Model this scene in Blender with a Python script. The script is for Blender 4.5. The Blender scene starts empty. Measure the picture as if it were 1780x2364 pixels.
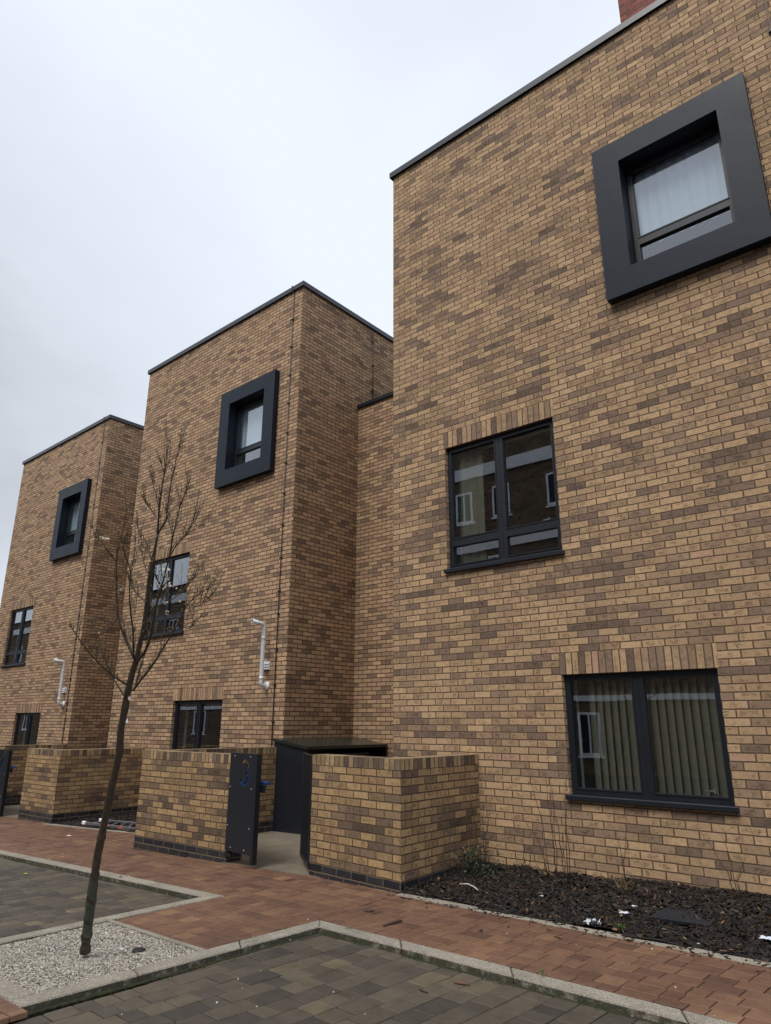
import bpy, bmesh, math, random
from mathutils import Vector, Matrix, noise as mnoise
from math import radians, sin, cos, pi
random.seed(7)
scn = bpy.context.scene
COL = scn.collection

# ------------------------------------------------------------------ camera
F_PX = 1586.58                      # focal length in pixels of the 1780 x 2364 photograph
CAM = Vector((5.8516, -6.9904, -0.5037))
R_ = Vector((0.75993, 0.64999, 0.00361)).normalized()
Fw = Vector((-0.62222, 0.72583, 0.29329)).normalized()
U_ = R_.cross(Fw).normalized()
R_ = Fw.cross(U_).normalized()
cam_d = bpy.data.cameras.new('camera')
cam = bpy.data.objects.new('camera', cam_d); COL.objects.link(cam)
cam_d.sensor_fit = 'VERTICAL'; cam_d.sensor_height = 36.0
cam_d.lens = 36.0 * F_PX / 2364.0
cam_d.clip_end = 2000; cam_d.clip_start = 0.05
M = Matrix(((R_.x, U_.x, -Fw.x, CAM.x), (R_.y, U_.y, -Fw.y, CAM.y), (R_.z, U_.z, -Fw.z, CAM.z), (0, 0, 0, 1)))
cam.matrix_world = M
scn.camera = cam

def ray(x, y): return R_ * ((x - 890) / F_PX) - U_ * ((y - 1182) / F_PX) + Fw
def onY(Y, x, y): d = ray(x, y); return CAM + d * ((Y - CAM.y) / d.y)
def onX(X, x, y): d = ray(x, y); return CAM + d * ((X - CAM.x) / d.x)
def onZ(Z, x, y): d = ray(x, y); return CAM + d * ((Z - CAM.z) / d.z)
def atD(D, x, y): return CAM + ray(x, y) * D

# ------------------------------------------------------------------ light
SUN_EL, SUN_AZ = radians(57), radians(176)          # azimuth clockwise from +y
world = bpy.data.worlds.new("World"); scn.world = world; world.use_nodes = True
wn = world.node_tree.nodes; wl = world.node_tree.links
wn.clear()
wo = wn.new('ShaderNodeOutputWorld'); bg = wn.new('ShaderNodeBackground'); bg.inputs[1].default_value = 0.1
sky = wn.new('ShaderNodeTexSky'); sky.sky_type = 'NISHITA'; sky.sun_disc = False
sky.sun_elevation = SUN_EL; sky.sun_rotation = SUN_AZ; sky.air_density = 1.0; sky.dust_density = 3.0
tc = wn.new('ShaderNodeTexCoord'); mp = wn.new('ShaderNodeMapping'); mp.inputs['Scale'].default_value = (1, 1, 1.9)
mp.inputs['Rotation'].default_value = (0.2, 0.3, 1.1)
nz = wn.new('ShaderNodeTexNoise'); nz.inputs['Scale'].default_value = 1.5; nz.inputs['Detail'].default_value = 5; nz.inputs['Roughness'].default_value = .5
wl.new(tc.outputs['Generated'], mp.inputs[0]); wl.new(mp.outputs[0], nz.inputs['Vector'])
dt = wn.new('ShaderNodeVectorMath'); dt.operation = 'DOT_PRODUCT'
bd = ray(-250, 1000).normalized(); dt.inputs[1].default_value = bd
wl.new(tc.outputs['Generated'], dt.inputs[0])
mr = wn.new('ShaderNodeMapRange'); mr.inputs[1].default_value = .999; mr.inputs[2].default_value = .84
wl.new(dt.outputs['Value'], mr.inputs[0])
ma = wn.new('ShaderNodeMath'); ma.operation = 'MULTIPLY_ADD'; ma.inputs[1].default_value = .42
wl.new(mr.outputs[0], ma.inputs[0])
mb = wn.new('ShaderNodeMath'); mb.operation = 'MULTIPLY'; mb.inputs[1].default_value = .88
wl.new(nz.outputs[0], mb.inputs[0]); wl.new(mb.outputs[0], ma.inputs[2])
cr = wn.new('ShaderNodeValToRGB')
cr.color_ramp.elements[0].position = .30; cr.color_ramp.elements[0].color = (.41, .435, .47, 1)
cr.color_ramp.elements[1].position = .92; cr.color_ramp.elements[1].color = (.735, .79, .88, 1)
e = cr.color_ramp.elements.new(.56); e.color = (.60, .645, .715, 1)
wl.new(ma.outputs[0], cr.inputs[0])
cs = wn.new('ShaderNodeVectorMath'); cs.operation = 'SCALE'; cs.inputs['Scale'].default_value = 7.75
wl.new(cr.outputs[0], cs.inputs[0])
mx = wn.new('ShaderNodeMix'); mx.data_type = 'RGBA'; mx.inputs[0].default_value = .97
wl.new(sky.outputs[0], mx.inputs[6]); wl.new(cs.outputs[0], mx.inputs[7])
wl.new(mx.outputs[2], bg.inputs[0]); wl.new(bg.outputs[0], wo.inputs[0])

sd = bpy.data.lights.new('sun', 'SUN'); sd.energy = 1.5; sd.angle = radians(26); sd.color = (1, .957, .90)
so = bpy.data.objects.new('sun', sd); COL.objects.link(so)
sdir = Vector((sin(SUN_AZ) * cos(SUN_EL), cos(SUN_AZ) * cos(SUN_EL), sin(SUN_EL)))
so.rotation_euler = (-sdir).to_track_quat('-Z', 'Y').to_euler()
scn.view_settings.view_transform = 'Standard'; scn.view_settings.look = 'None'
scn.view_settings.gamma = 1; scn.view_settings.use_curve_mapping = False
scn.view_settings.exposure = 0.66

# ------------------------------------------------------------------ node helpers
class NT:
    def __init__(s, name):
        s.m = bpy.data.materials.new(name); s.m.use_nodes = True
        s.t = s.m.node_tree; s.n = s.t.nodes; s.l = s.t.links; s.n.clear()
        s.out = s.n.new('ShaderNodeOutputMaterial')
        s.b = s.n.new('ShaderNodeBsdfPrincipled'); s.l.new(s.b.outputs[0], s.out.inputs[0])
    def put(s, sock, v):
        if isinstance(v, bpy.types.NodeSocket): s.l.new(v, sock)
        elif v is not None:
            try: sock.default_value = v
            except Exception: sock.default_value = (v[0], v[1], v[2])
    def math(s, op, a, b=None, c=None, clamp=False):
        x = s.n.new('ShaderNodeMath'); x.operation = op; x.use_clamp = clamp
        s.put(x.inputs[0], a); s.put(x.inputs[1], b); s.put(x.inputs[2], c); return x.outputs[0]
    def vec(s, x, y, z=0.0):
        c = s.n.new('ShaderNodeCombineXYZ'); s.put(c.inputs[0], x); s.put(c.inputs[1], y); s.put(c.inputs[2], z); return c.outputs[0]
    def sep(s, v):
        c = s.n.new('ShaderNodeSeparateXYZ'); s.put(c.inputs[0], v); return c.outputs
    def noise(s, v, scale, detail=3, rough=.55, out=0):
        x = s.n.new('ShaderNodeTexNoise'); s.put(x.inputs['Vector'], v); x.inputs['Scale'].default_value = scale
        x.inputs['Detail'].default_value = detail; x.inputs['Roughness'].default_value = rough; return x.outputs[out]
    def white(s, v, out=0):
        x = s.n.new('ShaderNodeTexWhiteNoise'); x.noise_dimensions = '3D'; s.put(x.inputs['Vector'], v); return x.outputs[out]
    def voro(s, v, scale, feat='F1', out=0, rnd=1):
        x = s.n.new('ShaderNodeTexVoronoi'); x.feature = feat; s.put(x.inputs['Vector'], v); x.inputs['Scale'].default_value = scale
        x.inputs['Randomness'].default_value = rnd; return x.outputs[out]
    def ramp(s, f, stops, interp='LINEAR'):
        x = s.n.new('ShaderNodeValToRGB'); s.put(x.inputs[0], f); r = x.color_ramp; r.interpolation = interp
        while len(r.elements) < len(stops): r.elements.new(.5)
        for e, (p, c) in zip(r.elements, stops):
            e.position = p; e.color = (c[0], c[1], c[2], 1) if hasattr(c, '__len__') else (c, c, c, 1)
        return x.outputs[0]
    def mix(s, f, a, b, mode='MIX'):
        x = s.n.new('ShaderNodeMix'); x.data_type = 'RGBA'; x.blend_type = mode; s.put(x.inputs[0], f)
        for i, v in ((6, a), (7, b)):
            if isinstance(v, bpy.types.NodeSocket): s.l.new(v, x.inputs[i])
            else: x.inputs[i].default_value = (v[0], v[1], v[2], 1)
        return x.outputs[2]
    def rng(s, v, a, b, c=0., d=1.):
        x = s.n.new('ShaderNodeMapRange'); s.put(x.inputs[0], v)
        for i, q in enumerate((a, b, c, d)): x.inputs[i + 1].default_value = q
        return x.outputs[0]
    def bump(s, h, strength=.5, dist=.01, nrm=None):
        x = s.n.new('ShaderNodeBump'); s.put(x.inputs['Height'], h); x.inputs['Strength'].default_value = strength
        x.inputs['Distance'].default_value = dist
        if nrm is not None: s.l.new(nrm, x.inputs['Normal'])
        return x.outputs[0]
    def uv(s): return s.n.new('ShaderNodeUVMap').outputs[0]
    def obj(s): return s.n.new('ShaderNodeTexCoord').outputs['Object']
    def geo(s): return s.n.new('ShaderNodeNewGeometry').outputs['Position']
    def fin(s, col=None, rough=None, nrm=None, metal=None, spec=None):
        s.put(s.b.inputs['Base Color'], (col[0], col[1], col[2], 1) if isinstance(col, tuple) else col)
        s.put(s.b.inputs['Roughness'], rough); s.put(s.b.inputs['Metallic'], metal)
        if spec is not None: s.b.inputs['Specular IOR Level'].default_value = spec
        if nrm is not None: s.l.new(nrm, s.b.inputs['Normal'])
        return s.m

BUFF = [(0.0, (0.172, 0.116, 0.084)), (.10, (0.219, 0.149, 0.106)), (.24, (0.273, 0.184, 0.125)), (.34, (0.349, 0.232, 0.143)),
        (.50, (0.427, 0.284, 0.165)), (.70, (0.484, 0.323, 0.186)), (.95, (0.516, 0.345, 0.201)), (1, (0.438, 0.271, 0.177))]
BUFF2 = [(0.0, (0.230, 0.155, 0.105)), (.10, (0.299, 0.199, 0.129)), (.25, (0.382, 0.253, 0.156)), (.45, (0.441, 0.291, 0.175)),
        (.70, (0.490, 0.326, 0.195)), (.95, (0.519, 0.347, 0.210)), (1, (0.451, 0.275, 0.175))]
def brick_mat(name, stops=BUFF, L=.225, H=.075, off=.5, joint=.010, mortar=(.120, .080, .050), cluster=.45, crease=1.0, rough=.88, seed=0, sat=1):
    s = NT(name); uv = s.sep(s.uv()); pos = s.geo()
    u, v = uv[0], uv[1]
    wob = s.sep(s.noise(pos, 5.5, 2, out=1))
    u = s.math('ADD', u, s.math('MULTIPLY_ADD', wob[0], .008, -.004))
    v = s.math('ADD', v, s.math('MULTIPLY_ADD', wob[1], .009, -.0045))
    vv = s.math('DIVIDE', v, H); row = s.math('FLOOR', vv)
    par = s.math('FLOORED_MODULO', row, 2.0)
    uu = s.math('ADD', s.math('DIVIDE', u, L), s.math('MULTIPLY', par, off)); col = s.math('FLOOR', uu)
    fu = s.math('SUBTRACT', uu, col); fv = s.math('SUBTRACT', vv, row)
    id_ = s.vec(col, row, seed + .5)
    rr = s.sep(s.white(id_, 1)); r1 = s.white(id_, 0)
    du = s.math('MULTIPLY', s.math('MINIMUM', fu, s.math('SUBTRACT', 1.0, fu)), L)
    dv = s.math('MULTIPLY', s.math('MINIMUM', fv, s.math('SUBTRACT', 1.0, fv)), H)
    fine = s.noise(pos, 190, 3, .6)
    # irregular arrises
    jw = s.math('MULTIPLY_ADD', rr[0], .0016, joint / 2 - .0012)
    d = s.math('SUBTRACT', s.math('MINIMUM', du, dv), jw)
    d = s.math('ADD', d, s.math('MULTIPLY_ADD', s.noise(pos, 60, 2, .6), .005, -.0025))
    mask = s.rng(d, -.0008, .0022)
    cl = s.noise(s.vec(s.math('MULTIPLY', s.math('SUBTRACT', col, s.math('MULTIPLY', row, .5)), .62), s.math('MULTIPLY', row, 1.25), seed * 3.1), .42, 1, .4)
    cl = s.rng(cl, .28, .72)
    fac = s.math('ADD', s.math('MULTIPLY', r1, 1 - cluster), s.math('MULTIPLY', cl, cluster), clamp=True)
    fac = s.rng(fac, .12, .88)
    c = s.ramp(fac, stops)
    # second independent tone per brick
    c = s.mix(1.0, c, s.ramp(rr[1], [(0, .86), (.5, 1.0), (1, 1.12)]), 'MULTIPLY')
    # mottling inside a brick
    mot = s.noise(pos, 26, 4, .65)
    c = s.mix(1.0, c, s.ramp(mot, [(.25, .76), (.5, 1.0), (.78, 1.2)]), 'MULTIPLY')
    c = s.mix(1.0, c, s.ramp(fine, [(.3, .82), (.6, 1.08)]), 'MULTIPLY')
    # folds and creases of a stock brick
    offv = s.math('MULTIPLY', rr[2], 37.0)
    cv = s.vec(s.math('MULTIPLY', u, 17.0), s.math('ADD', s.math('MULTIPLY', v, 62.0), offv), offv)
    ck = s.n.new('ShaderNodeTexNoise'); s.put(ck.inputs['Vector'], cv); ck.inputs['Scale'].default_value = 1.35
    ck.inputs['Detail'].default_value = 3; ck.inputs['Roughness'].default_value = .6; ck.inputs['Distortion'].default_value = .7
    line = s.math('ABSOLUTE', s.math('SUBTRACT', ck.outputs[0], .5))
    creas = s.rng(line, .004, .028, 1, 0)
    inner = s.rng(s.math('MINIMUM', du, s.math('MULTIPLY', dv, 2.2)), .018, .045)
    some = s.rng(s.noise(pos, 9.0, 2, .5), .50, .60)
    creas = s.math('MULTIPLY', s.math('MULTIPLY', creas, inner), s.math('MULTIPLY', some, crease))
    c = s.mix(s.math('MULTIPLY', creas, .62), c, (.075, .052, .036))
    # dark pits
    pit = s.rng(s.voro(pos, 34), .05, .11, 1, 0)
    pit = s.math('MULTIPLY', pit, s.rng(s.white(s.vec(row, col, 3.3)), .70, .74))
    c = s.mix(s.math('MULTIPLY', pit, .6), c, (.06, .042, .03))
    # paler arris dust and weathering
    wea = s.noise(s.vec(u, s.math('MULTIPLY', v, .6)), 1.1, 4, .6)
    mort = s.mix(1.0, mortar, s.ramp(s.noise(pos, 45, 3, .6), [(.3, .75), (.7, 1.25)]), 'MULTIPLY')
    c = s.mix(mask, mort, c)
    c = s.mix(1.0, c, s.ramp(wea, [(.25, .88), (.55, 1.0), (.8, 1.1)]), 'MULTIPLY')
    h = s.math('ADD', mask, s.math('MULTIPLY', mot, .35))
    h = s.math('ADD', h, s.math('MULTIPLY', fine, .12))
    h = s.math('SUBTRACT', h, s.math('MULTIPLY', creas, .75))
    h = s.math('SUBTRACT', h, s.math('MULTIPLY', pit, .5))
    h = s.math('ADD', h, s.math('MULTIPLY', s.math('SUBTRACT', r1, .5), .25))
    return s.fin(c, rough, s.bump(h, .9, .0075), spec=.25)

def simple_mat(name, col, rough=.6, metal=0., var=.12, scale=12, bump=.0, bscale=80, spec=None, rv=.1):
    s = NT(name); p = s.obj()
    n = s.noise(p, scale, 4, .6)
    c = s.mix(1.0, col, s.ramp(n, [(.25, 1 - var), (.75, 1 + var)]), 'MULTIPLY')
    r = s.math('MULTIPLY_ADD', s.noise(p, scale * 1.7, 3), rv, rough - rv / 2)
    nr = s.bump(s.noise(p, bscale, 3), bump, .004) if bump else None
    return s.fin(c, r, nr, metal, spec)

BLUE_B = [(0, (.020, .021, .026)), (.5, (.030, .031, .038)), (1, (.050, .046, .050))]
m_brick = brick_mat('buff_stock_brick')
m_brick_b = brick_mat('warm_stock_brick', stops=BUFF2, cluster=.15, seed=41, joint=.0125, mortar=(.075, .048, .030), crease=.6)
m_soldier = brick_mat('buff_soldier_brick', L=.400, off=0.0, cluster=.35, seed=5, crease=.8)
m_garden = brick_mat('garden_wall_brick', seed=9, mortar=(.105, .070, .045), joint=.011,
                     stops=[(0, (.120, .084, .058)), (.12, (.175, .120, .082)), (.28, (.225, .155, .100)), (.38, (.325, .218, .115)), (.66, (.400, .268, .137)), (.93, (.430, .290, .150)), (1, (.37, .23, .13))])
m_coping = brick_mat('brick_on_edge', L=.230, off=0.0, cluster=.55, seed=12, crease=.3, mortar=(.105, .070, .045),
                     stops=[(0, (.10, .075, .056)), (.24, (.15, .11, .08)), (.40, (.20, .145, .10)), (.46, (.31, .215, .12)), (.72, (.40, .28, .15)), (1, (.43, .31, .175))])
m_blue = brick_mat('blue_engineering_brick', stops=BLUE_B, seed=3, crease=0, rough=.45, mortar=(.17, .125, .075), joint=.011)
m_red = brick_mat('red_chimney_brick', seed=21, crease=.3, mortar=(.22, .17, .14),
                  stops=[(0, (.13, .05, .04)), (.4, (.24, .075, .055)), (1, (.32, .10, .07))])
m_dark_brick = brick_mat('dark_street_brick', seed=31, crease=0, mortar=(.12, .10, .08),
                         stops=[(0, (.09, .065, .048)), (.5, (.17, .12, .08)), (1, (.24, .17, .11))])
m_anth = simple_mat('anthracite_aluminium', (.008, .011, .017), .45, .0, .10, 6, .05, 200)
def streaky():
    s = NT('anthracite_surround'); p = s.geo(); x = s.sep(p)
    st = s.noise(s.vec(s.math('MULTIPLY', x[0], 14.0), s.math('MULTIPLY', x[1], 14.0), s.math('MULTIPLY', x[2], .9)), 1.3, 4, .7)
    big = s.noise(p, 2.2, 3, .6)
    c = s.mix(1.0, (.010, .015, .026), s.ramp(st, [(.3, .80), (.55, 1.0), (.8, 1.22)]), 'MULTIPLY')
    c = s.mix(1.0, c, s.ramp(big, [(.3, .88), (.7, 1.14)]), 'MULTIPLY')
    sp = s.rng(s.noise(p, 38, 5, .75), .68, .76)
    c = s.mix(s.math('MULTIPLY', sp, .25), c, (.2, .21, .22))
    return s.fin(c, s.math('MULTIPLY_ADD', big, .2, .36), s.bump(s.noise(p, 5, 2), .15, .01), spec=.22)
m_surr = streaky()
m_cop = simple_mat('parapet_aluminium', (.026, .030, .038), .38, 0, .1, 6)
m_black = simple_mat('black_steel', (.011, .013, .018), .38, .0, .2, 5, .04, 120)
m_gate = simple_mat('dark_blue_grey_board', (.011, .014, .021), .40, .0, .15, 4, .05, 90)
m_blue_paint = simple_mat('blue_plastic', (.008, .045, .20), .35, 0, .1)
m_white = simple_mat('white_plastic', (.80, .82, .84), .35, 0, .08, 6)
m_bolt = simple_mat('zinc_bolt', (.55, .55, .55), .3, .6, .05)
m_cable = simple_mat('brown_copper_tape', (.115, .078, .062), .55, .1, .15)
m_inner = simple_mat('room_plaster', (.30, .33, .25), .9)
m_room_dark = simple_mat('room_shade', (.22, .22, .17), .9)
m_reveal_green = simple_mat('pale_green_reveal', (.50, .60, .50), .7)
m_roof = simple_mat('grey_roof_membrane', (.12, .12, .12), .8)
m_store_roof = simple_mat('wet_dark_roof_sheet', (.020, .025, .024), .22, 0, .2, 3)
m_concrete = simple_mat('buff_concrete', (.165, .140, .100), .75, 0, .22, 3.5, .25, 60)
m_kerb = None
def kerb_mat():
    s = NT('granite_kerb'); p = s.geo()
    v = s.voro(p, 210, out=1)
    sp = s.sep(v)[0]
    c = s.ramp(sp, [(0, (.11, .095, .075)), (.25, (.23, .205, .165)), (.7, (.33, .295, .24)), (1, (.44, .40, .33))])
    c = s.mix(1.0, c, s.ramp(s.noise(p, 3.5, 4, .6), [(.3, .78), (.7, 1.12)]), 'MULTIPLY')
    N = s.n.new('ShaderNodeNewGeometry').outputs['Normal']; up = s.sep(N)[2]
    side = s.rng(up, .3, .75, 1, 0)
    moss = s.math('MULTIPLY', side, s.rng(s.noise(p, 14, 4, .7), .30, .5))
    c = s.mix(s.math('MULTIPLY', moss, .85), c, (.022, .024, .011))
    return s.fin(c, .85, s.bump(s.noise(p, 160, 3), .4, .004), spec=.3)
m_kerb = kerb_mat()
def paver_mat(name, stops, wet=.55):
    s = NT(name); p = s.geo()
    a = s.n.new('ShaderNodeAttribute'); a.attribute_name = 'tint'; f = a.outputs['Fac']
    c = s.ramp(f, stops)
    c = s.mix(1.0, c, s.ramp(s.noise(p, 9, 5, .65), [(.28, .74), (.5, 1.), (.75, 1.2)]), 'MULTIPLY')
    c = s.mix(1.0, c, s.ramp(s.noise(p, 240, 3, .7), [(.3, .72), (.65, 1.15)]), 'MULTIPLY')
    c = s.mix(1.0, c, s.ramp(s.noise(p, .7, 3, .6), [(.3, .85), (.7, 1.1)]), 'MULTIPLY')
    g = s.rng(s.noise(p, 300, 2, .5), .70, .74)
    c = s.mix(s.math('MULTIPLY', g, .35), c, (.34, .31, .26))
    st = s.rng(s.noise(p, 2.6, 5, .7), .60, .70)
    c = s.mix(s.math('MULTIPLY', st, .16), c, (.030, .026, .020))
    r = s.math('MULTIPLY_ADD', s.noise(p, 3, 4, .6), .35, wet - .17)
    return s.fin(c, r, s.bump(s.noise(p, 180, 4, .7), .55, .004), spec=.35)
m_pink = paver_mat('red_block_paver', [(0, (.105, .055, .038)), (.35, (.150, .079, .050)), (.7, (.182, .098, .058)), (1, (.228, .130, .074))])
m_grey = paver_mat('grey_block_paver', [(0, (.050, .043, .037)), (.25, (.076, .064, .050)), (.5, (.098, .082, .060)), (.8, (.125, .102, .069)), (1, (.150, .120, .075))])
def joint_mat():
    s = NT('paver_joint_sand'); p = s.geo()
    c = s.ramp(s.noise(p, 30, 4, .7), [(.3, (.008, .007, .005)), (.7, (.028, .022, .014))])
    return s.fin(c, .95, s.bump(s.noise(p, 200, 3), .5, .004))
m_joint = joint_mat()
def gravel_mat():
    s = NT('bonded_gravel'); p = s.geo()
    col = s.sep(s.voro(p, 95, out=1)); dist = s.voro(p, 95)
    c = s.ramp(col[0], [(0, (.11, .10, .085)), (.2, (.25, .225, .18)), (.6, (.42, .38, .31)), (1, (.60, .56, .48))])
    c = s.mix(s.rng(dist, .42, .66), c, (.035, .032, .028))
    c = s.mix(1.0, c, s.ramp(s.noise(p, 4, 4, .6), [(.3, .82), (.7, 1.1)]), 'MULTIPLY')
    # darker ring left round the tree
    q = s.sep(p); dx = s.math('SUBTRACT', q[0], .70); dy = s.math('SUBTRACT', q[1], -4.13)
    rr = s.math('SQRT', s.math('ADD', s.math('MULTIPLY', dx, dx), s.math('MULTIPLY', dy, dy)))
    rr = s.math('ADD', rr, s.math('MULTIPLY_ADD', s.noise(p, 8, 3), .08, -.04))
    ring = s.rng(s.math('ABSOLUTE', s.math('SUBTRACT', rr, .30)), .0, .035, 1, 0)
    c = s.mix(s.math('MULTIPLY', ring, .55), c, (.05, .05, .055))
    return s.fin(c, .7, s.bump(s.math('MULTIPLY', dist, -1.0), .9, .008), spec=.3)
m_gravel = gravel_mat()
m_soil = simple_mat('dark_soil', (.012, .009, .007), .95, 0, .3, 20, .5, 60)
def chip_mat():
    s = NT('bark_chips'); a = s.n.new('ShaderNodeAttribute'); a.attribute_name = 'tint'
    c = s.ramp(a.outputs['Fac'], [(0, (.008, .006, .004)), (.65, (.017, .011, .008)), (.86, (.036, .022, .014)), (.94, (.085, .042, .020)), (.98, (.20, .105, .05)), (1, (.28, .17, .09))])
    c = s.mix(1.0, c, s.ramp(s.noise(s.geo(), 90, 3), [(.3, .7), (.7, 1.3)]), 'MULTIPLY')
    return s.fin(c, .6, s.bump(s.noise(s.geo(), 150, 3), .5, .004), spec=.4)
m_chip = chip_mat()
def bark_mat():
    s = NT('young_tree_bark'); p = s.geo(); q = s.sep(p)
    n = s.noise(s.vec(s.math('MULTIPLY', q[0], 30.), s.math('MULTIPLY', q[1], 30.), s.math('MULTIPLY', q[2], 7.)), 1.6, 5, .7)
    c = s.ramp(n, [(.25, (.020, .014, .010)), (.55, (.055, .039, .026)), (.8, (.100, .076, .055))])
    return s.fin(c, .62, s.bump(n, .6, .006), spec=.4)
m_bark = bark_mat()
m_twig = simple_mat('dark_twig', (.055, .034, .023), .7, 0, .3, 40)
m_guard = simple_mat('green_grey_wrap', (.050, .055, .038), .6, 0, .25, 18, .3, 90)
m_bud = simple_mat('brown_green_bud', (.16, .12, .045), .7, 0, .4, 60)
m_petal = simple_mat('cream_petal', (.62, .58, .45), .7, 0, .15, 60)
m_leaf = simple_mat('dark_evergreen_leaf', (.020, .035, .016), .5, 0, .4, 30)
m_grass = simple_mat('green_grass_blade', (.075, .12, .025), .6, 0, .35, 30)
m_straw = simple_mat('dry_straw', (.30, .21, .09), .8, 0, .25, 30)
m_moss = simple_mat('dark_moss', (.025, .030, .010), .95, 0, .5, 40)
m_alu = simple_mat('ladder_aluminium', (.26, .265, .28), .35, .7, .1)
m_orange = simple_mat('orange_label', (.40, .13, .08), .5)
m_paper = simple_mat('crumpled_white_paper', (.62, .66, .74), .6, 0, .12)
m_blind = simple_mat('cream_blind', (.155, .150, .110), .85, 0, .06, 8)
m_curtain = simple_mat('white_net_curtain', (.56, .64, .75), .9, 0, .04, 8)
m_drape = simple_mat('beige_drape', (.15, .145, .11), .85, 0, .06, 8)
m_bluecloth = simple_mat('blue_cloth', (.05, .16, .36), .8)
m_redp = simple_mat('red_plastic', (.62, .12, .10), .4)
m_whitepaint = simple_mat('white_painted_band', (.85, .87, .90), .6)
m_slate = simple_mat('street_slate', (.06, .062, .07), .6)
def glass_mat():
    s = NT('window_glass'); s.n.remove(s.b)
    nb = s.bump(s.noise(s.geo(), 1.6, 1, .4), .12, .004)
    g = s.n.new('ShaderNodeNewGeometry'); dp = s.n.new('ShaderNodeVectorMath'); dp.operation = 'DOT_PRODUCT'
    s.l.new(g.outputs['Incoming'], dp.inputs[0]); s.l.new(g.outputs['Normal'], dp.inputs[1])
    oc = s.math('SUBTRACT', 1.0, s.math('ABSOLUTE', dp.outputs['Value']))
    fres = s.math('MULTIPLY_ADD', s.math('POWER', oc, 3.0), .76, .20, clamp=True)
    gl = s.n.new('ShaderNodeBsdfGlossy'); gl.inputs['Roughness'].default_value = 0.0
    gl.inputs['Color'].default_value = (.93, .96, 1, 1); s.l.new(nb, gl.inputs['Normal'])
    tr = s.n.new('ShaderNodeBsdfTransparent'); tr.inputs[0].default_value = (.80, .85, .84, 1)
    mx = s.n.new('ShaderNodeMixShader'); s.l.new(fres, mx.inputs[0])
    s.l.new(tr.outputs[0], mx.inputs[1]); s.l.new(gl.outputs[0], mx.inputs[2]); s.l.new(mx.outputs[0], s.out.inputs[0])
    return s.m
m_glass = glass_mat()

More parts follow.
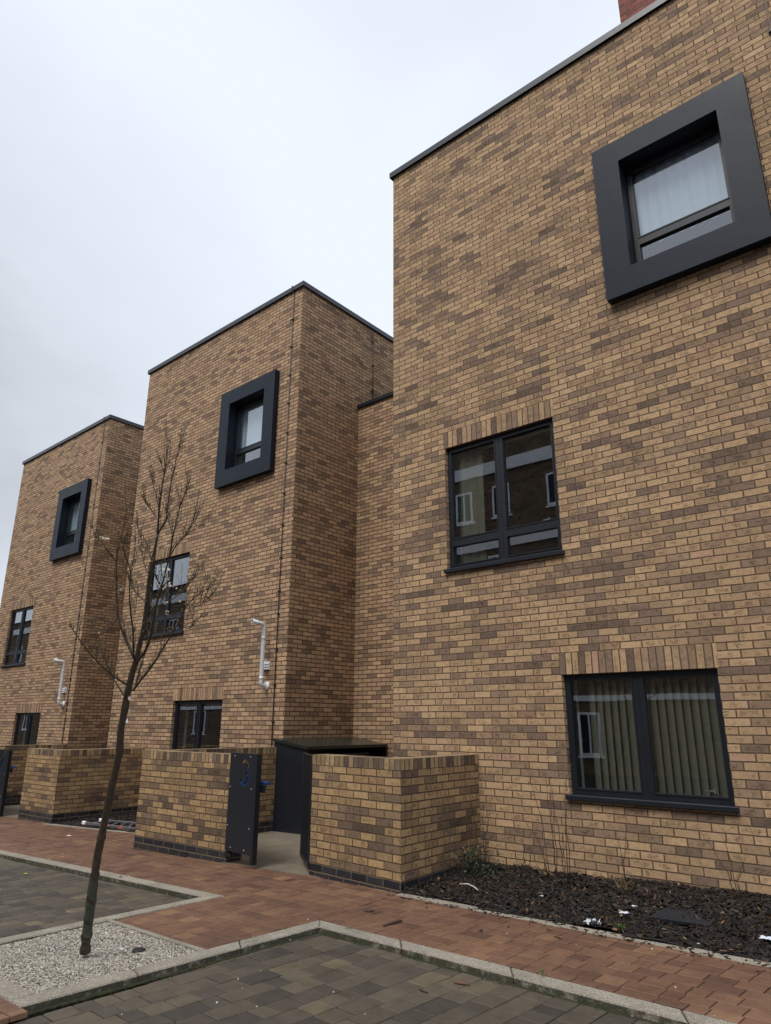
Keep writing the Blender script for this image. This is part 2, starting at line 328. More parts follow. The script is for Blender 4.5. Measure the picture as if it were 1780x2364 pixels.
# ------------------------------------------------------------------ mesh helpers
class MB:
    """collects faces with optional uvs; build() links ONE mesh object"""
    def __init__(s): s.v = []; s.f = []; s.uv = []; s.t = []; s.mi = []; s.smooth = []
    def face(s, pts, uvs=None, tint=0., mi=0, smooth=False):
        b = len(s.v); s.v += [tuple(p) for p in pts]; s.f.append(list(range(b, b + len(pts))))
        s.uv += list(uvs) if uvs else [(0, 0)] * len(pts); s.t.append(tint); s.mi.append(mi); s.smooth.append(smooth)
    def box(s, x0, x1, y0, y1, z0, z1, tint=0., mi=0, xf=None):
        P = [(x0, y0, z0), (x1, y0, z0), (x1, y1, z0), (x0, y1, z0), (x0, y0, z1), (x1, y0, z1), (x1, y1, z1), (x0, y1, z1)]
        if xf: P = [xf(Vector(p)) for p in P]
        for q in ((0, 3, 2, 1), (4, 5, 6, 7), (0, 1, 5, 4), (1, 2, 6, 5), (2, 3, 7, 6), (3, 0, 4, 7)):
            s.face([P[i] for i in q], None, tint, mi)
    def bbox(s, x0, x1, y0, y1, z0, z1, b=.006, tint=0., mi=0, xf=None):
        """box with bevelled edges all round (chamfer b)"""
        bm = bmesh.new(); bmesh.ops.create_cube(bm, size=1)
        for v in bm.verts: v.co = Vector(((x0 + x1) / 2 + v.co.x * (x1 - x0), (y0 + y1) / 2 + v.co.y * (y1 - y0), (z0 + z1) / 2 + v.co.z * (z1 - z0)))
        bmesh.ops.bevel(bm, geom=bm.edges[:], offset=b, segments=1, affect='EDGES')
        for f in bm.faces:
            s.face([xf(v.co) if xf else v.co.copy() for v in f.verts], None, tint, mi)
        bm.free()
    def prism(s, poly, z0, z1, uo=(0, 0), vo=0, top=True, bottom=True, tuv='xy', sides=None):
        """footprint polygon CCW; uv u runs along each edge from uo, v = z - vo"""
        n = len(poly)
        for i in range(n):
            if sides is not None and i not in sides: continue
            a = Vector(poly[i] + (0,)) if len(poly[i]) == 2 else Vector(poly[i]); c = Vector(poly[(i + 1) % n] + (0,))
            d = (c - a); L = d.length; t = d / L
            u0 = (a.x * t.x + a.y * t.y) - (uo[0] * t.x + uo[1] * t.y)
            s.face([(a.x, a.y, z0), (c.x, c.y, z0), (c.x, c.y, z1), (a.x, a.y, z1)],
                   [(u0, z0 - vo), (u0 + L, z0 - vo), (u0 + L, z1 - vo), (u0, z1 - vo)])
        if top: s.face([(p[0], p[1], z1) for p in poly], [(p[0] - uo[0], p[1] - uo[1]) for p in poly])
        if bottom: s.face([(p[0], p[1], z0) for p in reversed(poly)], [(p[0] - uo[0], p[1] - uo[1]) for p in reversed(poly)])
    def tube(s, pts, rad, n=10, cap=True, mi=0, tint=0.):
        pts = [Vector(p) for p in pts]; rad = rad if hasattr(rad, '__len__') else [rad] * len(pts)
        rings = []; prev = None
        for i, p in enumerate(pts):
            t = (pts[min(i + 1, len(pts) - 1)] - pts[max(i - 1, 0)]).normalized()
            if prev is None: a = t.orthogonal().normalized()
            else:
                a = prev - t * prev.dot(t); a = a.normalized() if a.length > 1e-5 else t.orthogonal().normalized()
            prev = a; b = t.cross(a)
            rings.append([p + (a * cos(2 * pi * k / n) + b * sin(2 * pi * k / n)) * rad[i] for k in range(n)])
        b0 = len(s.v)
        for r in rings: s.v += [tuple(q) for q in r]
        for i in range(len(rings) - 1):
            for k in range(n):
                k2 = (k + 1) % n
                s.f.append([b0 + i * n + k, b0 + i * n + k2, b0 + (i + 1) * n + k2, b0 + (i + 1) * n + k])
                s.uv += [(0, 0)] * 4; s.t.append(tint); s.mi.append(mi); s.smooth.append(True)
        if cap:
            for base, rev in ((b0, True), (b0 + (len(rings) - 1) * n, False)):
                q = [base + k for k in range(n)]; s.f.append(q[::-1] if rev else q)
                s.uv += [(0, 0)] * n; s.t.append(tint); s.mi.append(mi); s.smooth.append(False)
    def build(s, name, mat, parent=None, loc=None):
        me = bpy.data.meshes.new(name); me.from_pydata(s.v, [], s.f)
        ul = me.uv_layers.new(name='UVMap')
        for i, q in enumerate(s.uv): ul.data[i].uv = q
        at = me.attributes.new('tint', 'FLOAT', 'FACE')
        at.data.foreach_set('value', s.t)
        me.polygons.foreach_set('material_index', s.mi); me.polygons.foreach_set('use_smooth', s.smooth)
        for m in (mat if isinstance(mat, (list, tuple)) else [mat]): me.materials.append(m)
        me.update()
        o = bpy.data.objects.new(name, me); COL.objects.link(o)
        if parent: o.parent = parent; o.matrix_parent_inverse = Matrix.Translation(-parent.location)
        return o

def tag(o, label=None, cat=None, group=None, kind=None):
    if label: o['label'] = label
    if cat: o['category'] = cat
    if group: o['group'] = group
    if kind: o['kind'] = kind
    return o
def thing(name, label, cat, loc=(0, 0, 0), group=None):
    o = bpy.data.objects.new(name, None); o.location = loc; o.empty_display_size = .2; COL.objects.link(o)
    return tag(o, label, cat, group)
def single(o, label, cat, group=None): return tag(o, label, cat, group)
def struct(o): o['kind'] = 'structure'; return o

def gz(x): return -2.045 + .025 * x

# ------------------------------------------------------------------ houses
T = 7.99
W = 5.64
LOW = (2.3625, 3.9375, -1.2, 0.0)
UPP = (0.90, 2.475, 1.35, 3.0)
BOX = (3.62, 4.745, 4.49, 5.98)
def window(parent, ox, oy, oz, rect, trans=None, mull=True, y=.055, sill=True, kind='blinds', handle=True):
    x0, x1, z0, z1 = rect; fr = .062; dp = .07
    X = lambda a: ox + a
    w = MB(); Y0, Y1 = oy + y, oy + y + dp; e = .003
    zt = oz + z1 - e; zb = oz + z0 + e
    w.box(X(x0 + e), X(x1 - e), Y0, Y1, zt - fr, zt); w.box(X(x0 + e), X(x1 - e), Y0, Y1, zb, zb + fr)
    w.box(X(x0 + e), X(x0 + fr), Y0, Y1, zb + fr, zt - fr); w.box(X(x1 - fr), X(x1 - e), Y0, Y1, zb + fr, zt - fr)
    xm = (x0 + x1) / 2; zones = []
    cols = [(x0 + fr, xm - fr), (xm + fr, x1 - fr)] if mull else [(x0 + fr, x1 - fr)]
    if mull: w.box(X(xm - fr), X(xm + fr), Y0, Y1, zb + fr, zt - fr)
    if trans is not None:
        for a, b in cols: w.box(X(a), X(b), Y0, Y1, oz + trans - .055, oz + trans + .055)
        rows = [(z0 + fr + e, trans - .055), (trans + .055, z1 - fr - e)]
    else: rows = [(z0 + fr + e, z1 - fr - e)]
    fo = w.build('window', m_anth, parent)
    # sash rims standing slightly proud
    sm = MB(); r = .014
    for a, b in cols:
        for c, d in rows:
            for q in ((a - r, b + r, d, d + r), (a - r, b + r, c - r, c), (a - r, a, c, d), (b, b + r, c, d)):
                sm.box(X(q[0]), X(q[1]), Y0 - .007, Y0, oz + q[2], oz + q[3])
    if mull: sm.box(X(xm - .004), X(xm + .004), Y0 - .004, Y0, zb + fr, zt - fr)
    sm.build('sash', m_anth, fo)
    for a, b in cols:
        for c, d in rows:
            g = MB(); yy = Y0 + .030
            g.face([(X(a), yy, oz + c), (X(b), yy, oz + c), (X(b), yy, oz + d), (X(a), yy, oz + d)])
            g.build('pane', m_glass, fo)
    if sill:
        b = MB(); b.bbox(X(x0 - .032), X(x1 + .032), oy - .048, Y0 - .001, oz + z0 - .048, oz + z0 + .002, .006)
        b.build('sill', m_anth, fo)
    # plastered inner reveal
    rv = MB(); ya, yb = Y1 + .001, oy + .36
    rv.face([(X(x0), ya, oz + z0), (X(x0), yb, oz + z0), (X(x0), yb, oz + z1), (X(x0), ya, oz + z1)])
    rv.face([(X(x1), ya, oz + z0), (X(x1), ya, oz + z1), (X(x1), yb, oz + z1), (X(x1), yb, oz + z0)])
    rv.face([(X(x0), ya, oz + z1), (X(x0), yb, oz + z1), (X(x1), yb, oz + z1), (X(x1), ya, oz + z1)])
    rv.face([(X(x0), ya, oz + z0), (X(x1), ya, oz + z0), (X(x1), yb, oz + z0), (X(x0), yb, oz + z0)])
    rv.build('inner_reveal', m_reveal_green, fo)
    rnd = random.Random(int(ox * 100) + int(x0 * 100))
    yb = Y1 + .045
    if kind == 'blinds':
        bl = MB(); x = x0 + .20
        while x < x1 - .03:
            wv = .089; tw = .055
            a = (X(x), yb + tw * .5, 0); c = (X(min(x + wv, x1 - .01)), yb - tw * .5, 0)
            zb_ = oz + z0 + .05 + rnd.uniform(-.006, .006)
            n = 6
            for i in range(n):
                f0, f1 = i / n, (i + 1) / n
                bow = lambda f: .012 * (1 - (2 * f - 1) ** 2)
                p0 = (a[0] + (c[0] - a[0]) * f0, a[1] + (c[1] - a[1]) * f0 - bow(f0)); p1 = (a[0] + (c[0] - a[0]) * f1, a[1] + (c[1] - a[1]) * f1 - bow(f1))
                bl.face([(p0[0], p0[1], zb_), (p1[0], p1[1], zb_), (p1[0], p1[1], oz + z1), (p0[0], p0[1], oz + z1)], smooth=True)
            x += .080
        bl.build('vertical_blind', m_blind, fo)
    elif kind in ('net', 'curtain'):
        cm = MB(); xa, xb = (x0, x1) if kind == 'net' else (x0 + .12, x0 + (x1 - x0) * .30)
        n = int((xb - xa) / .012); amp = .018
        zlo = oz + (trans - .03 if (trans and kind == 'net') else z0 + .05)
        for i in range(n):
            a, b = xa + (xb - xa) * i / n, xa + (xb - xa) * (i + 1) / n
            g = lambda q: yb + amp * .45 * sin(q * 52) + .006 * sin(q * 21 + 1)
            cm.face([(X(a), g(a), zlo), (X(b), g(b), zlo), (X(b), g(b), oz + z1), (X(a), g(a), oz + z1)], smooth=True)
        cm.build('curtain', m_curtain if kind == 'net' else m_drape, fo)
    if handle and kind != 'net':
        h = MB(); hx = X(x1 - fr - .22); hz = oz + (trans + .085 if trans else z0 + .10)
        h.box(hx, hx + .09, Y1 + .02, Y1 + .03, hz, hz + .012); h.box(hx + .08, hx + .095, Y1, Y1 + .03, hz - .015, hz + .02)
        h.build('window_handle', m_bolt, fo)
    return fo

def wall_face(w, ox, oy, oz, x0, x1, z0, z1, holes, uo, vo, thick=.30):
    xs = sorted({x0, x1} | {h[0] for h in holes} | {h[1] for h in holes}); zs = sorted({z0, z1} | {h[2] for h in holes} | {h[3] for h in holes})
    for i in range(len(xs) - 1):
        for j in range(len(zs) - 1):
            a, b, c, d = xs[i], xs[i + 1], zs[j], zs[j + 1]
            if any(a >= h[0] - 1e-6 and b <= h[1] + 1e-6 and c >= h[2] - 1e-6 and d <= h[3] + 1e-6 for h in holes): continue
            uvs = [(a + uo, c + vo), (b + uo, c + vo), (b + uo, d + vo), (a + uo, d + vo)]
            w.face([(ox + a, oy, oz + c), (ox + b, oy, oz + c), (ox + b, oy, oz + d), (ox + a, oy, oz + d)], uvs)
            w.face([(ox + a, oy + thick, oz + c), (ox + a, oy + thick, oz + d), (ox + b, oy + thick, oz + d), (ox + b, oy + thick, oz + c)], uvs)
    for h in holes:   # reveals (half-brick returns)
        a, b, c, d = h
        for xx, s_ in ((a, 1), (b, -1)):
            q = [(ox + xx, oy, oz + c), (ox + xx, oy, oz + d), (ox + xx, oy + thick, oz + d), (ox + xx, oy + thick, oz + c)]
            uq = [(uo, c + vo), (uo, d + vo), (uo + thick, d + vo), (uo + thick, c + vo)]
            if s_ < 0: q.reverse(); uq.reverse()
            w.face(q, uq)
        w.face([(ox + a, oy, oz + d), (ox + b, oy, oz + d), (ox + b, oy + thick, oz + d), (ox + a, oy + thick, oz + d)], [(a + uo, 0.03), (b + uo, .03), (b + uo, .03 + thick), (a + uo, .03 + thick)])
        w.face([(ox + a, oy, oz + c), (ox + a, oy + thick, oz + c), (ox + b, oy + thick, oz + c), (ox + b, oy, oz + c)], [(a + uo, 0.03), (a + uo, .03 + thick), (b + uo, .03 + thick), (b + uo, .03)])

def tape(parent, P0, P1, nrm, clips):
    d = MB(); n = Vector(nrm)
    d.tube([Vector(P0) + n * .016, Vector(P1) + n * .016], .0095, 8)
    o = d.build('lightning_conductor', m_cable, parent)
    for z in clips:
        c = MB(); q = Vector((P0[0], P0[1], z)) + n * .014
        a = Vector((-n.y, n.x, 0))
        c.tube([q - a * .030, q + a * .030], .013, 8); c.tube([q + n * .0, q + n * .028], .011, 8)
        c.build('clip', m_black, o)
    return o

def house(ox, oy, oz, depth, label, seed, kinds, flue=True, bm=None):
    bm = bm or m_brick
    h = thing('brick_house', label, 'house', (ox, oy, oz - 2.1), 'stepped terrace of flat roofed brick houses')
    uo, vo = .225 * 40 * seed, .15 * 30 * seed
    zb = -2.6
    w = MB(); wall_face(w, ox, oy, oz, 0, W, zb, T, [LOW, UPP, BOX], uo, vo)
    # right side, left side, rear
    x1 = ox + W; yb = oy + depth
    def side(x, ya, yb, flip, ex):
        q = [(x, ya, oz + zb), (x, yb, oz + zb), (x, yb, oz + T), (x, ya, oz + T)]
        u = [(.1125 + uo + ex, zb + vo), (.1125 + uo + ex + yb - ya, zb + vo), (.1125 + uo + ex + yb - ya, T + vo), (.1125 + uo + ex, T + vo)]
        if flip: q.reverse(); u.reverse()
        w.face(q, u)
    side(x1, oy, yb, False, 9.0); side(ox, oy, yb, True, 18.0)
    w.face([(ox, yb, oz + zb), (ox, yb, oz + T), (x1, yb, oz + T), (x1, yb, oz + zb)], [(0, zb), (0, T), (W, T), (W, zb)])
    w.build('wall', bm, h)
    # room linings behind the windows
    r = MB(); yi = oy + 2.6
    for (a, b) in ((zb, 1.05), (1.15, 4.2), (4.3, T - .1)):
        r.face([(ox + .02, yi, oz + a), (ox + W - .02, yi, oz + a), (ox + W - .02, yi, oz + b), (ox + .02, yi, oz + b)])
        r.face([(ox + .02, oy + .31, oz + b), (ox + W - .02, oy + .31, oz + b), (ox + W - .02, yi, oz + b), (ox + .02, yi, oz + b)])
        r.face([(ox + .02, oy + .31, oz + a + .02), (ox + W - .02, oy + .31, oz + a + .02), (ox + W - .02, yi, oz + a + .02), (ox + .02, yi, oz + a + .02)])
    r.face([(ox + 2.9, oy + .31, oz + 1.16), (ox + 2.9, yi, oz + 1.16), (ox + 2.9, yi, oz + 4.2), (ox + 2.9, oy + .31, oz + 4.2)])
    r.build('room_lining', m_room_dark, h)
    # soldier lintels 2.5 mm proud
    for rect in (LOW, UPP):
        l = MB(); a, b, z = rect[0] - .02, rect[1] + .02, rect[3]
        Y = oy - .0025; dz = .225
        n = 21
        uvs = lambda a_, b_: [(.02, (a_ - rect[0] + .02) * 1.0 + seed * 3.75), (.02, (b_ - rect[0] + .02) + seed * 3.75), (.222, (b_ - rect[0] + .02) + seed * 3.75), (.222, (a_ - rect[0] + .02) + seed * 3.75)]
        l.face([(ox + a, Y, oz + z), (ox + b, Y, oz + z), (ox + b, Y, oz + z + dz), (ox + a, Y, oz + z + dz)], uvs(a, b))
        for xx in (a, b):
            l.face([(ox + xx, Y, oz + z), (ox + xx, Y + .0025, oz + z), (ox + xx, Y + .0025, oz + z + dz), (ox + xx, Y, oz + z + dz)])
        l.face([(ox + a, Y, oz + z), (ox + b, Y, oz + z), (ox + b, oy, oz + z), (ox + a, oy, oz + z)])
        l.build('soldier_lintel', m_soldier, h)
        # steel lintel edge seen under the soldiers
        st = MB(); st.box(ox + rect[0] + .002, ox + rect[1] - .002, oy + .006, oy + .05, oz + rect[3] - .006, oz + rect[3] - .0005)
        st.build('lintel_angle', m_cable, h)
    # metal parapet coping
    c = MB(); o_ = .045; z0, z1 = oz + T + .001, oz + T + .012
    c.box(ox - o_, x1 + o_, oy - o_, yb + o_, oz + T + .075, oz + T + .088)
    for (a, b, cc, d) in ((ox - o_, x1 + o_, oy - o_, oy - o_ + .012), (ox - o_, x1 + o_, yb + o_ - .012, yb + o_), (ox - o_, ox - o_ + .012, oy - o_ + .012, yb + o_ - .012), (x1 + o_ - .012, x1 + o_, oy - o_ + .012, yb + o_ - .012)):
        c.box(a, b, cc, d, oz + T - .012, oz + T + .075)
    c.build('parapet_coping', m_cop, h)
    window(h, ox, oy, oz, LOW, None, kind=kinds[0])
    window(h, ox, oy, oz, UPP, 1.675 + .03, kind=kinds[1])
    # projecting picture-frame surround of the top window
    s = MB(); a0, a1, c0, c1 = 3.315, 5.05, 4.165, 6.285; b0, b1, d0, d1 = 3.625, 4.74, 4.495, 5.975
    yf = oy - .12
    X = lambda q: ox + q
    Z = lambda q: oz + q
    outer = [(a0, c0), (a1, c0), (a1, c1), (a0, c1)]; inner = [(b0, d0), (b1, d0), (b1, d1), (b0, d1)]
    for i in range(4):
        j = (i + 1) % 4; A, B, Cc, D = outer[i], outer[j], inner[j], inner[i]
        s.face([(X(A[0]), yf, Z(A[1])), (X(B[0]), yf, Z(B[1])), (X(Cc[0]), yf, Z(Cc[1])), (X(D[0]), yf, Z(D[1]))])
        s.face([(X(B[0]), yf, Z(B[1])), (X(A[0]), yf, Z(A[1])), (X(A[0]), oy - .001, Z(A[1])), (X(B[0]), oy - .001, Z(B[1]))])
        s.face([(X(D[0]), yf, Z(D[1])), (X(Cc[0]), yf, Z(Cc[1])), (X(Cc[0]), oy + .10, Z(Cc[1])), (X(D[0]), oy + .10, Z(D[1]))])
    so_ = s.build('window_surround', m_surr, h)
    md = so_.modifiers.new('bev', 'BEVEL'); md.width = .004; md.segments = 2; md.limit_method = 'ANGLE'
    wf = window(so_, ox, oy, oz, (3.628, 4.737, 4.50, 5.97), 4.925, mull=False, y=.10, sill=False, kind='net', handle=False)
    # white horizontal flue with riser and louvred vent
    if flue:
        f = MB(); fx, fz = 5.155, .20
        P = [(X(fx), oy - .0, Z(fz)), (X(fx), oy - .085, Z(fz)), (X(fx), oy - .115, Z(fz + .012)), (X(fx), oy - .13, Z(fz + .045)), (X(fx), oy - .13, Z(fz + .99)), (X(fx), oy - .145, Z(fz + 1.03)), (X(fx), oy - .18, Z(fz + 1.045)), (X(fx), oy - .40, Z(fz + 1.075))]
        f.tube(P, .036, 16)
        fo = f.build('flue_pipe', m_white, h)
        fl = MB(); fl.tube([(X(fx), oy - .002, Z(fz)), (X(fx), oy - .020, Z(fz)), (X(fx), oy - .045, Z(fz))], [.082, .072, .040], 24); fl.build('flange', m_white, fo)
        for za in (.10, .78):
            k = MB(); k.tube([(X(fx), oy - .13, Z(fz + za)), (X(fx), oy - .13, Z(fz + za + .05))], .037, 16); k.build('socket', m_white, fo)
        k = MB(); k.tube([(X(fx), oy - .30, Z(fz + 1.0615)), (X(fx), oy - .26, Z(fz + 1.056))], .036, 16); k.build('socket', m_white, fo)
        k = MB(); k.tube([(X(fx), oy - .4005, Z(fz + 1.0752)), (X(fx), oy - .402, Z(fz + 1.0754))], .026, 16); k.build('flue_mouth', m_black, fo)
        v = MB(); v.bbox(X(5.066), X(5.216), oy - .022, oy, Z(.468), Z(.613), .004)
        for i in range(3):
            zz = .478 + i * .042
            v.face([(X(5.076), oy - .048, Z(zz)), (X(5.206), oy - .048, Z(zz)), (X(5.206), oy - .0225, Z(zz + .038)), (X(5.076), oy - .0225, Z(zz + .038))])
            v.face([(X(5.076), oy - .048, Z(zz)), (X(5.076), oy - .0225, Z(zz)), (X(5.206), oy - .0225, Z(zz)), (X(5.206), oy - .048, Z(zz))])
        v.build('louvre_vent', m_white, h)
    # lightning tape near the right corner, over the coping
    tp_ = tape(h, (X(5.375), oy, Z(T - .03)), (X(5.375), oy, oz - 2.1), (0, -1, 0), [oz + T - .05, oz + 7.32, oz + 6.70, oz + 6.08, oz + 5.48, oz + 4.86, oz + 4.25, oz + 3.65, oz + 3.04, oz + 2.43, oz + 1.82, oz + 1.42, oz + .81, oz + .21, oz - .39, oz - .99])
    k = MB(); k.tube([(X(5.375), oy - .016, Z(T - .03)), (X(5.365), oy - .060, Z(T - .005)), (X(5.355), oy - .060, Z(T + .095)), (X(5.355), oy + .05, Z(T + .10))], .0095, 8)
    k.build('top_bend', m_cable, tp_)
    return h

near = house(0, 0, 0, 9.0, 'nearest tall buff brick house filling the right side of the view', 0, ('blinds', 'curtain'))
mid = house(-8.786, .946, -.102, 9.0, 'middle brick house behind the young bare tree', 1, ('none', 'none'), bm=m_brick_b)
left = house(-17.305, 1.467, -.276, 9.0, 'farthest brick house at the left edge of the view', 2, ('none', 'none'), bm=m_brick_b)

# link walls set back between the houses (with their own coping), parts of the house on the right of each gap
def link(parent, xa, xb, y, ztop, zo, seed):
    w = MB(); w.prism([(xa + .003, y), (xb - .003, y), (xb - .003, y + 4), (xa + .003, y + 4)], zo - 2.5, ztop, (xa, y), zo + .15 * seed)
    w.build('link_wall', m_brick_b, parent)
    c = MB(); c.bbox(xa + .004, xb - .004, y - .045, y + 3.9, ztop + .001, ztop + .082, .004)
    c.build('link_coping', m_anth, parent)
link(near, -3.146, 0, 2.616, 5.785, -.102, 3)
link(mid, -11.665, -8.786, 3.10, 5.61, -.276, 5)
# movement joint and second conductor on the side wall of the middle house
k = MB(); k.box(-3.146, -3.1435, 2.70, 2.712, -2.0, 7.86); k.build('movement_joint', simple_mat('joint_sealant', (.20, .15, .11), .8), mid)
tape(mid, (-3.146, 3.05, 7.86), (-3.146, 3.05, 5.9), (1, 0, 0), [7.55, 6.98, 6.38])
k = MB(); k.bbox(.045, .060, -.004, 0, .012, .032, .001)
pq = k.build('wall_stud', simple_mat('yellow_marker', (.42, .40, .05), .6), near)

# chimney behind the nearest house
ch = thing('chimney', 'red brick chimney stack rising behind the roof of the nearest house', 'chimney', (2.9, 3.6, 8.0))
c0 = onY(3.5, 1430, 30); cx = c0.x
b = MB(); b.prism([(cx, 3.5), (cx + 1.9, 3.5), (cx + 1.9, 4.3), (cx, 4.3)], 7.9, 14.2, (cx, 3.5), 0); b.build('stack', m_red, ch)
b = MB(); b.prism([(cx - .06, 3.44), (cx + 1.96, 3.44), (cx + 1.96, 4.36), (cx - .06, 4.36)], 14.2, 14.42, (cx, 3.5), 0); b.build('corbelled_cap', m_red, ch)
for i in range(3):
    b = MB(); b.tube([(cx + .4 + i * .5, 3.9, 14.4), (cx + .4 + i * .5, 3.9, 14.85)], [.13, .10], 14); b.build('chimney_pot', simple_mat('terracotta', (.35, .13, .07), .7), ch)

# ------------------------------------------------------------------ garden walls
def offset_in(poly, d):
    n = len(poly); out = []
    for i in range(n):
        p0, p1, p2 = Vector(poly[i - 1]), Vector(poly[i]), Vector(poly[(i + 1) % n])
        a = (p1 - p0).normalized(); b_ = (p2 - p1).normalized(); na = Vector((-a.y, a.x)); nb = Vector((-b_.y, b_.x))
        m = (na + nb); m = m / max(m.dot(na), .2); q = p1 + m * d; out.append((q.x, q.y))
    return out
def garden_wall(poly, zc, ztop, base, label, seed, loc, group='low brick garden walls', first=0):
    g = thing('garden_wall', label, 'garden wall', (loc[0], loc[1], base), group)
    uo = (poly[0][0] - .9 * seed, poly[0][1] + .045 * seed)
    buffz = zc - .975
    w = MB(); w.prism(poly, buffz, zc, uo, buffz - .15 * seed - .075 * first, top=False, bottom=False)
    w.build('brickwork', m_garden, g)
    p = MB(); p.prism(offset_in(poly, .0), base - .35, buffz, (uo[0] + .1, uo[1]), buffz - .075 * 8, top=False, bottom=False)
    p.build('blue_brick_plinth', m_blue, g)
    # brick on edge: u across the brick depth, v along the wall
    c = MB(); n = len(poly); acc = .0375 * seed
    op = offset_in(poly, -.004)
    for i in range(n):
        a, b_ = op[i], op[(i + 1) % n]; L = math.hypot(b_[0] - a[0], b_[1] - a[1])
        v0 = acc; acc += L
        c.face([(a[0], a[1], zc), (b_[0], b_[1], zc), (b_[0], b_[1], ztop), (a[0], a[1], ztop)], [(.03, v0), (.03, v0 + L), (.03 + ztop - zc + .06, v0 + L), (.03 + ztop - zc + .06, v0)])
    # top surface as quads between outer and inner edges (L shaped): polygon is fine, bricks run across front
    c.face([(q[0], q[1], ztop) for q in op], [(q[1] % .2 * .5 + .06, q[0]) for q in op])
    c.face([(q[0], q[1], zc + .0005) for q in reversed(op)])
    c.build('brick_on_edge_coping', m_coping, g)
    return g
garden_wall([(0, -1.385), (1.345, -1.492), (1.262, -.002), (1.05, -.002), (1.12, -1.27), (.01, -1.175)], -.945, -.842, gz(1),
            'low garden wall turning the corner beside the bark bed of the nearest house', 0, (.7, -1.4), first=1)
garden_wall([(-3.26, -1.507), (-1.335, -1.44), (-1.335, -1.225), (-3.04, -1.29), (-3.04, .944), (-3.26, .944)], -.985, -.880, gz(-2.3),
            'low garden wall left of the dark gate cut with a number 3', 1, (-2.3, -1.4))
garden_wall([(-8.557, -.793), (-7.265, -.76), (-7.30, .944), (-7.51, .944), (-7.48, -.56), (-8.55, -.58)], -1.105, -1.0, gz(-8),
            'low garden wall behind the tree trunk with a ladder lying at its foot', 2, (-7.9, -.7))
garden_wall([(-11.85, -.82), (-9.93, -.80), (-9.93, -.58), (-11.63, -.60), (-11.63, 1.465), (-11.85, 1.465)], -1.14, -1.035, gz(-11),
            'low garden wall partly seen behind the gates at the left edge', 3, (-10.8, -.7))

